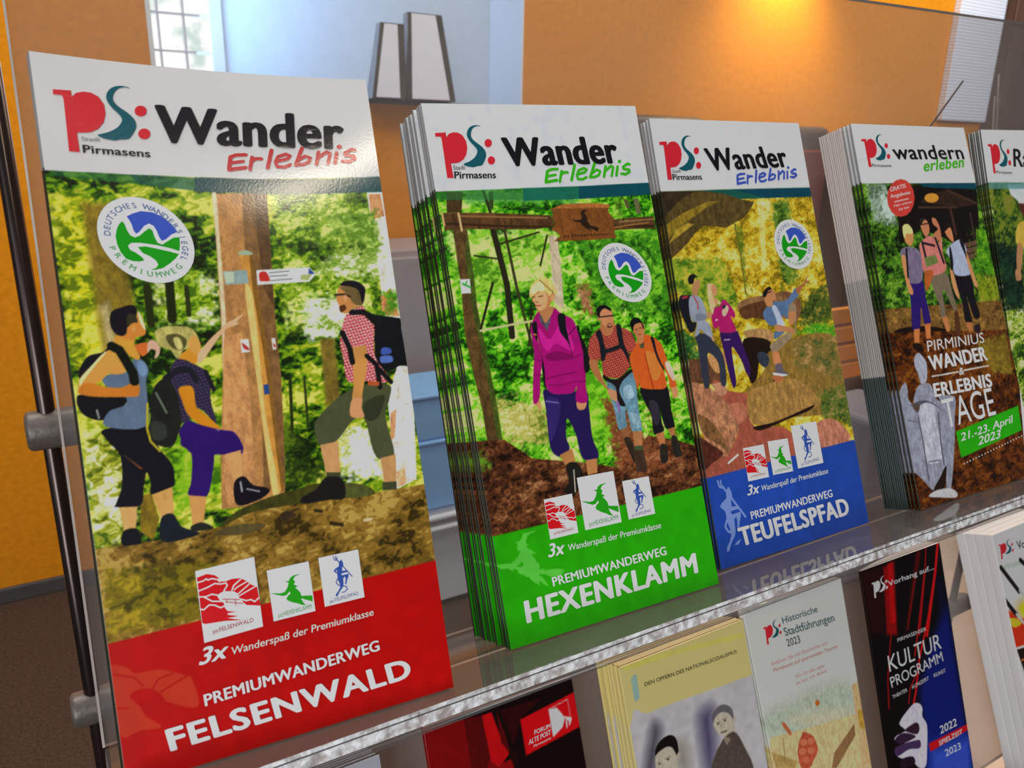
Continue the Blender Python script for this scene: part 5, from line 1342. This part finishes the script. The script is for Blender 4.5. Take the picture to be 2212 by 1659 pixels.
l #2c3f80 0.018 0.366,0.035 0.383,0.109 0.443,0.127
l #2c3f80 0.018 0.42,0.038 0.419,0.101
l #2c3f80 0.018 0.45,0.065 0.451,0.121
l #2c4890 0.021 0.395,0.505 0.35,0.566 0.391,0.63 0.488,0.663 0.586,0.696 0.602,0.756 0.535,0.792 0.467,0.793
t .2 0 #33457f 0.143,0.952 0.86,0.92 0.137,0.881|ps:TEUFELSPFAD
L ghostdevil
p @ -0.104,0.345 -0.095,0.464 -0.014,0.491 0.063,0.407 0.156,0.409 0.065,0.574 -0.026,0.74 0.04,0.704 0.244,0.364 0.279,0.342 0.271,0.402 0.042,0.776 0.085,0.794 0.261,0.683 0.388,0.635 0.42,0.553 0.266,0.602 0.216,0.565 0.32,0.459 0.469,0.47 0.56,0.424 0.692,0.297 0.84,0.168 0.96,0.082 1.01,-0.02 0.939,0.004 0.808,0.131 0.641,0.26 0.556,0.225 0.511,0.109 0.423,0.114 0.39,0.076 0.431,-0.125 0.337,-0.04 0.135,0.211 0.046,0.216
l @ 0.055 0.032,0.09 0,1
l @ 0.049 0.055,-0.111 0.109,-0.046 0.042,0.105
l @ 0.043 -0.019,0.021 0.05,0.037
l @ 0.055 0.511,0.109 0.64,0.021 0.649,0.14 0.545,0.385
p @ 0.57,0.543 0.481,0.689 0.632,0.54 0.732,0.354
'''
GAIN = 1.72
PATCH = {
    'F': ((-0.12740, -0.00900, 0.21645), (-0.02786, -0.01726, 0.21000), (-0.13138, -0.00397, 0.00000), (-0.03168, -0.01658, -0.00000)),
    'H': ((0.00013, -0.00021, 0.21000), (0.09854, -0.00743, 0.21000), (-0.00012, -0.00040, 0.00000), (0.10012, -0.00710, 0.00000)),
    'T': ((0.11649, 0.00478, 0.21000), (0.21479, 0.00286, 0.21000), (0.11697, 0.00862, 0.00000), (0.21688, 0.00419, 0.00000)),
    'W': ((0.25350, 0.00052, 0.21000), (0.35640, -0.00085, 0.21000), (0.24893, -0.00367, 0.00000), (0.35119, -0.01064, 0.00000)),
    'R': ((0.37698, 0.00069, 0.21000), (0.47698, -0.00331, 0.21000), (0.36248, 0.00069, 0.00000), (0.46248, -0.00531, 0.00000)),
    'Forum': ((0.00203, 0.11800, -0.06395), (0.09258, 0.11800, -0.06650), (0.00203, 0.11800, -0.27395), (0.09258, 0.11800, -0.27650)),
    'NS': ((0.12592, 0.11800, -0.07192), (0.22592, 0.11800, -0.07192), (0.12566, 0.11800, -0.28192), (0.22566, 0.11800, -0.28192)),
    'Hist': ((0.22765, 0.11800, -0.06566), (0.32309, 0.11800, -0.06923), (0.23433, 0.11800, -0.27566), (0.31984, 0.11800, -0.27923)),
    'Kult': ((0.34424, 0.11800, -0.06994), (0.43967, 0.11800, -0.07141), (0.33695, 0.11800, -0.27994), (0.43151, 0.11800, -0.28141)),
    'Vo': ((0.50958, 0.11800, -0.08200), (0.60958, 0.11800, -0.08200), (0.52126, 0.11800, -0.29200), (0.62126, 0.11800, -0.29200)),
}
FOLD_SHADE = {'F': .84, 'H': .84, 'T': .84, 'W': .845, 'R': 1.1}  # page height where the painted gap shade turns to header grey
SAG = {'F': .0031}


def lin(c):
    c = np.clip(np.asarray(c, float), 0, 1)
    return np.where(c <= .04045, c / 12.92, ((c + .055) / 1.055) ** 2.4)


def ink(c):
    return np.clip(lin(c) * GAIN, .002, .86)


def pairs(ws):
    return [tuple(map(float, q.split(','))) for q in ws]


PICS = {}; OVER = {}; LIBS = {}
cur = None
for line in ART.strip().split('\n'):
    w = line.split()
    if w[0] == 'C':
        cur = PICS[w[1]] = Picture(float(w[2]), float(w[3]), float(w[4])); ov = OVER[w[1]] = []; lib = None
    elif w[0] == 'L':
        lib = LIBS[w[1]] = []
    elif lib is not None:
        if w[0] == 'p': lib.append(('p', w[1], 's' in w[2:4], pairs(q for q in w[2:] if ',' in q)))
        elif w[0] == 'l': lib.append(('l', w[1], float(w[2]), pairs(w[3:])))
        elif w[0] == 't':
            a, s = line.split('|', 1); a = a.split(); lib.append(('t', a[3], float(a[1]), float(a[2]), pairs(a[4:]), s))
        else: lib.append((w[0], *w[1:]))
    elif w[0] == 'fill': cur.c[:] = hexc(w[1])
    elif w[0] == 'p':
        j = 2
        while ',' not in w[j]: j += 1
        cur.poly(w[1], w[2:j], pairs(w[j:]))
    elif w[0] == 'l': cur.line(w[1], float(w[2]), pairs(w[3:]))
    elif w[0] in 'fF': cur.foliage(float(w[1]), float(w[2]), w[3].split(','), pairs(w[4:]), w[0] == 'F')
    elif w[0] == 'u': ov.append(('u', w[1], w[2], [float(v) for v in w[3:]]))
    elif w[0] == 'd': ov.append(('d', w[1], float(w[2]), int(w[3]), pairs(w[4:])))
    elif w[0] == 't':
        a, s = line.split('|', 1); a = a.split(); ov.append(('t', a[3], float(a[1]), float(a[2]), pairs(a[4:]), s))


GLYPH = {}


def glyphs(s, space=1.0):
    """triangles of a line of lettering, in units of the capital height"""
    if (s, space) not in GLYPH:
        c = bpy.data.curves.new('lettering', 'FONT'); c.body = s; c.space_character = space; c.resolution_u = 4
        o = bpy.data.objects.new('lettering', c)
        me = o.to_mesh(); me.calc_loop_triangles()
        v = np.zeros(len(me.vertices) * 3, np.float32); me.vertices.foreach_get('co', v)
        tr = np.zeros(len(me.loop_triangles) * 3, np.int32); me.loop_triangles.foreach_get('vertices', tr)
        GLYPH[s, space] = (v.reshape(-1, 3)[:, :2].astype(float), tr.reshape(-1, 3))
        o.to_mesh_clear(); bpy.data.objects.remove(o); bpy.data.curves.remove(c)
    return GLYPH[s, space]


CAP = glyphs('H')[0][:, 1].max()


class Ink:
    """flat lettering and marks lying on a page, in page millimetres"""

    def __init__(self):
        self.v = []; self.t = []; self.c = []; self.z = []; self.n = 0; self.layer = 0

    def add(self, P, tris, colour, dz=0.0):
        P = np.asarray(P, float); tris = np.asarray(tris)
        if len(tris) == 0: return
        self.v.append(P); self.z.append(np.full(len(P), .004 * self.layer + dz)); self.t.append(tris + self.n)
        self.c.append(np.tile(ink(hexc(colour)), (len(P), 1))); self.n += len(P)

    def poly(self, P, colour):
        self.add(P, tessellate_polygon([[Vector((a, b, 0)) for a, b in P]]), colour)

    def ribbon(self, P, wd, colour):
        P = [np.array(p) for p in P]; k = 0
        for a, b in zip(P[:-1], P[1:]):
            d = b - a; L = np.hypot(*d)
            if L < 1e-6: continue
            nrm = np.array([-d[1], d[0]]) / L * wd / 2; k += 1
            self.add([a + nrm, b + nrm, b - nrm, a - nrm], [(0, 1, 2), (0, 2, 3)], colour, .0005 * k)
        for p in P:
            k += 1; self.disc(p, wd / 2, colour, 10, .0005 * k)

    def disc(self, p, r, colour, n=12, dz=0.0):
        a = np.linspace(0, 2 * np.pi, n, endpoint=False)
        self.add(np.c_[p[0] + r * np.cos(a), p[1] + r * np.sin(a)], [(0, i, i + 1) for i in range(1, n - 1)], colour, dz)

    def text(self, P3, s, weight, shear, colour):
        v, t = glyphs(s, 1.10 if weight >= 1.9 else (1.05 if weight >= .7 else 1.0))
        if len(v) == 0: return
        P0, P1, P2 = (np.array(p) for p in P3)
        wd = v[:, 0].max() - v[:, 0].min()
        q = np.c_[(v[:, 0] - v[:, 0].min() + shear * v[:, 1] * .9) / wd, v[:, 1] / CAP]
        q = P0 + q[:, :1] * (P1 - P0) + q[:, 1:] * (P2 - P0)
        cap = np.hypot(*(P2 - P0))
        e = cap * (.11 * weight if weight < 1 else .105 + .02 * weight) / 2
        if e < cap * .012:
            self.add(q, t, colour); return
        q = P0 + (q - P0) * (1 - 0.0)
        for k in range(9):
            off = np.array([e * math.cos(k * math.pi / 4), e * .5 * math.sin(k * math.pi / 4)]) if k < 8 else np.zeros(2)
            self.add(q + off, t, colour, .0004 * k)

    def stamp(self, name, colour, A):
        P0 = np.array(A[0:2]); a = np.array(A[2:4]); b = np.array(A[4:6]); sc = math.sqrt(abs(a[0] * b[1] - a[1] * b[0]))
        m = lambda P: [P0 + x * a + y * b for x, y in P]
        white = name == 'logo1'
        for op in LIBS['logo' if white else name]:
            self.layer += 1
            pick = lambda c: colour if (c == '@' or white) else c
            if op[0] == 'p': self.poly(m(smooth_loop(op[3], 3) if op[2] else op[3]), pick(op[1]))
            elif op[0] == 'l': self.ribbon(m(op[3]), op[2] * sc, pick(op[1]))
            elif op[0] == 't': self.text(m(op[4]), op[5], op[2], op[3], pick(op[1]))
            elif op[0] == 'card': self.poly(m([(0, 0), (1, 0), (1, 1), (0, 1)]), op[1])
            elif op[0] == 'disc':
                aa = np.linspace(0, 2 * np.pi, 48, endpoint=False); self.poly(m([(math.cos(x), math.sin(x)) for x in aa]), op[1])
            elif op[0] == 'ring':
                c, r, cap = op[1], float(op[2]), float(op[3]); a0, a1 = float(op[4]), float(op[5]); s = ' '.join(op[6:])
                top = a1 < a0
                for i, ch in enumerate(s):
                    if ch == ' ': continue
                    th = R(a0 + (a1 - a0) * i / (len(s) - 1))
                    up = np.array([math.cos(th), math.sin(th)]) * (1 if top else -1)
                    rt = np.array([up[1], -up[0]])
                    v, t = glyphs(ch)
                    ce = np.array([math.cos(th), math.sin(th)]) * r
                    cx = (v[:, 0].max() + v[:, 0].min()) / 2
                    q = ce + ((v[:, :1] - cx) / CAP * cap) * rt + (v[:, 1:] / CAP - .5) * cap * up
                    for k in range(3): self.add(np.array(m(q)) + np.array([(k - 1) * .07, 0]), t, c, .0004 * k)


def overlay(name):
    K = Ink()
    for op in OVER[name]:
        K.layer += 1
        if op[0] == 'u': K.stamp(op[1], op[2], op[3])
        elif op[0] == 't': K.text(op[4], op[5], op[2], op[3], op[1])
        elif op[0] == 'd':
            a, b = (np.array(p) for p in op[4])
            for i in range(op[3]): K.disc(a + (b - a) * i / (op[3] - 1), op[2] / 2, op[1])
    if not K.v: return None
    return np.concatenate(K.v), np.concatenate(K.z), np.concatenate(K.t), np.concatenate(K.c)


def page_point(name, u, v):
    """page fractions to stand coordinates"""
    TL, TR, BL, BR = (np.array(q) for q in PATCH[name])
    u = np.asarray(u)[..., None]; v = np.asarray(v)[..., None]
    p = BL * (1 - u) * (1 - v) + BR * u * (1 - v) + TL * (1 - u) * v + TR * u * v
    p[..., 1] += (SAG.get(name, 0) * 4 * u * (1 - u) * v ** 3)[..., 0]
    return p


def cover_mesh(name, base, thick, coarse=False, spine=None, wedge=1.0):
    """front page with its picture, folded round the spine to the back sheet; one mesh"""
    pic = PICS[name]
    if coarse:
        ju = np.unique(np.r_[np.arange(0, min(40, pic.nx), 2), np.linspace(0, pic.nx - 1, 12).astype(int)])
        jv = np.unique(np.linspace(0, pic.ny - 1, 220).astype(int))
    else:
        ju = np.arange(pic.nx); jv = np.arange(pic.ny)
    U, V = np.meshgrid(ju / (pic.nx - 1), jv / (pic.ny - 1))
    P = page_point(name, U, V)
    C = ink(.73 * (pic.c[np.ix_(jv, ju)] / .73) ** 1.25)
    # spine fold: extra columns behind the left edge, then the back sheet
    L = P[:, :1]
    ang = np.linspace(0, np.pi, 9)[1:]
    fold = np.concatenate([L + np.array([-(min(thick / 2, .0007) if thick < .003 else .0002) * math.sin(a), thick * wedge / 2 * (1 - math.cos(a)), 0]) for a in ang], 1)
    kb = np.linspace(P.shape[1] - 1, 0, 13).astype(int)[:-1]
    back = P[:, kb] + (thick * np.clip(wedge + (1 - wedge) * np.sin(np.clip(kb / (pic.nx - 1) * 1.9, 0, 1.57)), 0, 1))[None, :, None] * np.array([0, 1, 0])
    cs = C[:, :1] if spine is None else np.array([[ink(hexc(spine(v)))] for v in V[:, 0]])
    CF = np.repeat(cs, len(ang), 1)
    if spine is None and name in FOLD_SHADE:
        # the fold takes the first centimetre's tone; its rear paints the shade between copies
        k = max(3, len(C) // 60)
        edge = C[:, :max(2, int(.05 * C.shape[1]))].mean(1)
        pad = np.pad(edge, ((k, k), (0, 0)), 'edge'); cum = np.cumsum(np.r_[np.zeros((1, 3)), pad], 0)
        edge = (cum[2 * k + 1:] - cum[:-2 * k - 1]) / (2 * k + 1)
        edge = np.where((V[:, :1] > FOLD_SHADE[name]), C[:, 0], edge)
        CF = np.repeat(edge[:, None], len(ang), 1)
        CF[:, 3:] = np.where((V[:, :1] > FOLD_SHADE[name])[:, None], .30, ink(hexc('#1d2114')))
    if spine is not None: C[:, 0] = cs[:, 0]
    P = np.concatenate([back, fold[:, ::-1], P], 1); C = np.concatenate([np.full((len(cs), len(kb), 3), .7), CF, C], 1)
    ny, nx = P.shape[:2]
    idx = np.arange(ny * nx).reshape(ny, nx)
    quads = np.stack([idx[:-1, :-1], idx[:-1, 1:], idx[1:, 1:], idx[1:, :-1]], -1).reshape(-1, 4)
    verts = P.reshape(-1, 3); cols = C.reshape(-1, 3)
    nq = len(quads); tris = np.zeros((0, 3), int)
    if not coarse:
        ov = overlay(name)
        if ov is not None:
            q, z, t, c = ov
            k = (q[:, 0] > -.5) & (q[:, 0] < 100.5) & (q[:, 1] > -.5) & (q[:, 1] < 210.5)
            t = t[k[t].all(1)]
            for _ in range(4):                       # large marks follow the bend of the page
                e = np.stack([np.hypot(*(q[t[:, i]] - q[t[:, (i + 1) % 3]]).T) for i in range(3)], 1).max(1)
                big = e > 5.0
                if not big.any(): break
                a, b, d = t[big].T; n0 = len(q); nb = len(a)
                q = np.concatenate([q, (q[a] + q[b]) / 2, (q[b] + q[d]) / 2, (q[d] + q[a]) / 2])
                z = np.concatenate([z, (z[a] + z[b]) / 2, (z[b] + z[d]) / 2, (z[d] + z[a]) / 2])
                c = np.concatenate([c, c[a], c[b], c[d]])
                ab, bd, da = n0 + np.arange(nb), n0 + nb + np.arange(nb), n0 + 2 * nb + np.arange(nb)
                t = np.concatenate([t[~big], np.c_[a, ab, da], np.c_[ab, b, bd], np.c_[da, bd, d], np.c_[ab, bd, da]])
            op = page_point(name, q[:, 0] / 100, q[:, 1] / 210)
            op[:, 1] -= (z + (.14 if name in SAG else .03)) * .001
            tris = t + len(verts)
            verts = np.concatenate([verts, op]); cols = np.concatenate([cols, c])
            # all marks face the reader
            a, b, d = verts[tris[:, 0]], verts[tris[:, 1]], verts[tris[:, 2]]
            flip = np.cross(b - a, d - a)[:, 1] > 0
            tris[flip] = tris[flip][:, ::-1]
    verts = verts - np.array(base)
    me = bpy.data.meshes.new('front_cover')
    me.vertices.add(len(verts)); me.vertices.foreach_set('co', verts.astype(np.float32).ravel())
    loops = np.concatenate([quads.ravel(), tris.ravel()]).astype(np.int32)
    me.loops.add(len(loops)); me.loops.foreach_set('vertex_index', loops)
    me.polygons.add(nq + len(tris))
    st = np.concatenate([np.arange(nq) * 4, nq * 4 + np.arange(len(tris)) * 3]).astype(np.int32)
    me.polygons.foreach_set('loop_start', st)
    me.polygons.foreach_set('use_smooth', np.concatenate([np.ones(nq, bool), np.zeros(len(tris), bool)]))
    me.update(calc_edges=True); me.validate()
    at = me.color_attributes.new('print', 'FLOAT_COLOR', 'POINT')
    at.data.foreach_set('color', np.c_[cols, np.ones(len(cols))].astype(np.float32).ravel())
    me.materials.append(M['print'])
    return me


def pages_mesh(name, base, thick, wedge=1.0):
    bm = bmesh.new()
    g = .00012
    nu, nv = 12, 8
    th = thick - 2 * g
    vs = []
    for lay in (0, 1):
        for j in range(nv + 1):
            for i in range(nu + 1):
                u = .004 + i / nu * .994; v = .002 + j / nv * .9976
                p = page_point(name, u, v) - np.array(base)
                vs.append(bm.verts.new((p[0], p[1] + g + lay * th * (wedge + (1 - wedge) * math.sin(min(u * 1.9, 1.57))) * (.97 if wedge < 1 else 1), p[2])))
    k = lambda l, j, i: vs[l * (nv + 1) * (nu + 1) + j * (nu + 1) + i]
    for j in range(nv):
        for i in range(nu):
            for l in (0, 1): bm.faces.new([k(l, j, i), k(l, j, i + 1), k(l, j + 1, i + 1), k(l, j + 1, i)])
    for j in range(nv):
        for i in (0, nu): bm.faces.new([k(0, j, i), k(0, j + 1, i), k(1, j + 1, i), k(1, j, i)])
    for i in range(nu):
        for j in (0, nv): bm.faces.new([k(0, j, i), k(0, j, i + 1), k(1, j, i + 1), k(1, j, i)])
    bmesh.ops.recalc_face_normals(bm, faces=bm.faces)
    me = bpy.data.meshes.new('page_block'); bm.to_mesh(me); bm.free()
    return me


def booklet(key, kind, cat, label, group, thick, paper='paper', coarse=False, spine=None, wedge=1.0):
    TL, TR, BL, BR = (np.array(q) for q in PATCH[key])
    base = (BL + BR) / 2
    t = thing(kind, label, cat, W(*base), TILT, group)
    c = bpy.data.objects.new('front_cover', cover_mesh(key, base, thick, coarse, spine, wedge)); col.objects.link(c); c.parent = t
    me = pages_mesh(key, base, thick, wedge); me.materials.append(M[paper])
    p = bpy.data.objects.new('page_block', me); col.objects.link(p); p.parent = t
    t['_b'] = [float(x) for x in base]
    return t


def copy_back(src, depths, label, rnd=.0006, fan=0.0, seed=1):
    """copies of a booklet standing behind it in its stack"""
    rg = random.Random(seed)
    b = list(src['_b'])
    for dep in depths:
        r = src.copy(); col.objects.link(r)
        r.location = W(b[0] + rg.uniform(-rnd, rnd), b[1] + dep * (1 + fan), b[2])
        r.rotation_euler = (-LEAN + math.atan(dep * 2 * fan / .21), 0, rg.uniform(-.002, .002))
        r['label'] = label
        del r['_b']
        for ch in list(src.children):
            c = ch.copy(); col.objects.link(c); c.parent = r
    del src['_b']


g = 'red-panelled hiking booklets'
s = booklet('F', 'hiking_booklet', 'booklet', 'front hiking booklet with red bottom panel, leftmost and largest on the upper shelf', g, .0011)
copy_back(s, [.0026, .0045], 'red-panelled hiking booklet behind the leftmost front one on the upper shelf', seed=3)
g = 'green-panelled hiking booklets'
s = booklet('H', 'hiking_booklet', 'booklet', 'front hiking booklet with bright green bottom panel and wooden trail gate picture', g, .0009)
copy_back(s, [.0021, .0036, .0052, .0078, .0104, .0119, .0134, .0152, .0167, .0184, .0199, .0214, .0229, .0244], 'green-panelled hiking booklet in the thick fanned stack behind its front copy', rnd=.0007, fan=.17, seed=5)
g = 'blue-panelled hiking booklets'
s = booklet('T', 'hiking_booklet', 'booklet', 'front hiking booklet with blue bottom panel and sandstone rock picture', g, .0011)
copy_back(s, [.0018, .0046, .0060], 'blue-panelled hiking booklet in the small stack behind its front copy', seed=7)
# the events programme with the stone statue
g = 'programmes with the stone statue'
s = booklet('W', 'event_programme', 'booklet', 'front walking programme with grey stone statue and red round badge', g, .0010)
copy_back(s, [.0024, .0046], 'loose walking programme with the stone statue directly behind the front one', rnd=.0003, seed=9)


def grey_spine(v):
    return '#2b3534' if v < .345 else ('#8a8682' if v < .60 else '#a39b96')


s = booklet('W', 'event_programme', 'booklet', 'walking programme in the dense grey-edged block behind the statue front ones', g, .0011, coarse=True, spine=grey_spine)
src_b = list(s['_b'])
s.location = W(src_b[0], src_b[1] + .0068, src_b[2])
copy_back(s, [.0068 + .00118 * k for k in range(1, 11)] + [.0200], 'walking programme in the dense grey-edged block behind the statue front ones', rnd=.0002, seed=11)
g = 'cycling leaflets'
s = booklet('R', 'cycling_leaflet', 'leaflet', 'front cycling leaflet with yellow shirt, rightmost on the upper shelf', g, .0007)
copy_back(s, [.0014 + .00125 * k for k in range(6)], 'cycling leaflet in the dark stack behind the rightmost front one', rnd=.0004, seed=13)

# lower shelf
s = booklet('Forum', 'museum_brochure', 'brochure', 'dark red and black brochure with red building emblem on the lower shelf', None, .0032, 'brown_paper')
del s['_b']
g = 'pale yellow remembrance booklets'
s = booklet('NS', 'remembrance_booklet', 'booklet', 'front pale yellow booklet with two grey portraits of boys', g, .0018, 'cream_paper', spine=lambda v: '#b8aa6c')
copy_back(s, [.0030, .0052, .0074, .0100, .0128, .0158, .0190, .0222], 'pale yellow booklet in the curling stack behind its front copy', rnd=.0012, seed=15)
g = 'white city tour leaflets'
s = booklet('Hist', 'tour_leaflet', 'leaflet', 'front white city tour leaflet with watercolour balloon picture', g, .0010)
copy_back(s, [.0022, .0042], 'white city tour leaflet right behind its watercolour front copy', rnd=.0004, seed=17)
s = booklet('Kult', 'culture_programme', 'booklet', 'thick black culture programme with red curtain and white gloved hand', None, .0125, wedge=.12)
del s['_b']
g = 'thick white programmes'
s = booklet('Vo', 'painting_programme', 'booklet', 'front thick white programme with paintbrushes and orange paint', g, .0077, spine=lambda v: '#bcbcc8')
copy_back(s, [.0078, .0156, .0234], 'thick white programme in the stack behind the paintbrush one', rnd=.0005, seed=19)

# small stack of leaflets at the bottom left, only its top edges in the picture
for k in range(7):
    t = thing('folded_leaflet', 'grey-blue front leaflet of the small stack below the shelf at lower left' if k == 0 else 'brown-edged leaflet in the small stack below the shelf at lower left',
              'leaflet', W(-.0735, D2 + .004 * k, -.283), (-LEAN, 0, .006 * (k % 3 - 1)), 'brown-edged leaflets')
    bm = bmesh.new(); box(bm, (-.05, .0003, .002), (.05, .0018, .2138 - .0004 * k)); obj('page_block', bm, M['brown_paper'], t)
    bm = bmesh.new(); box(bm, (-.0505, -.0003, 0), (.0505, .0002, .2148 - .0004 * k)); obj('front_cover', bm, M['grey_paper'], t)
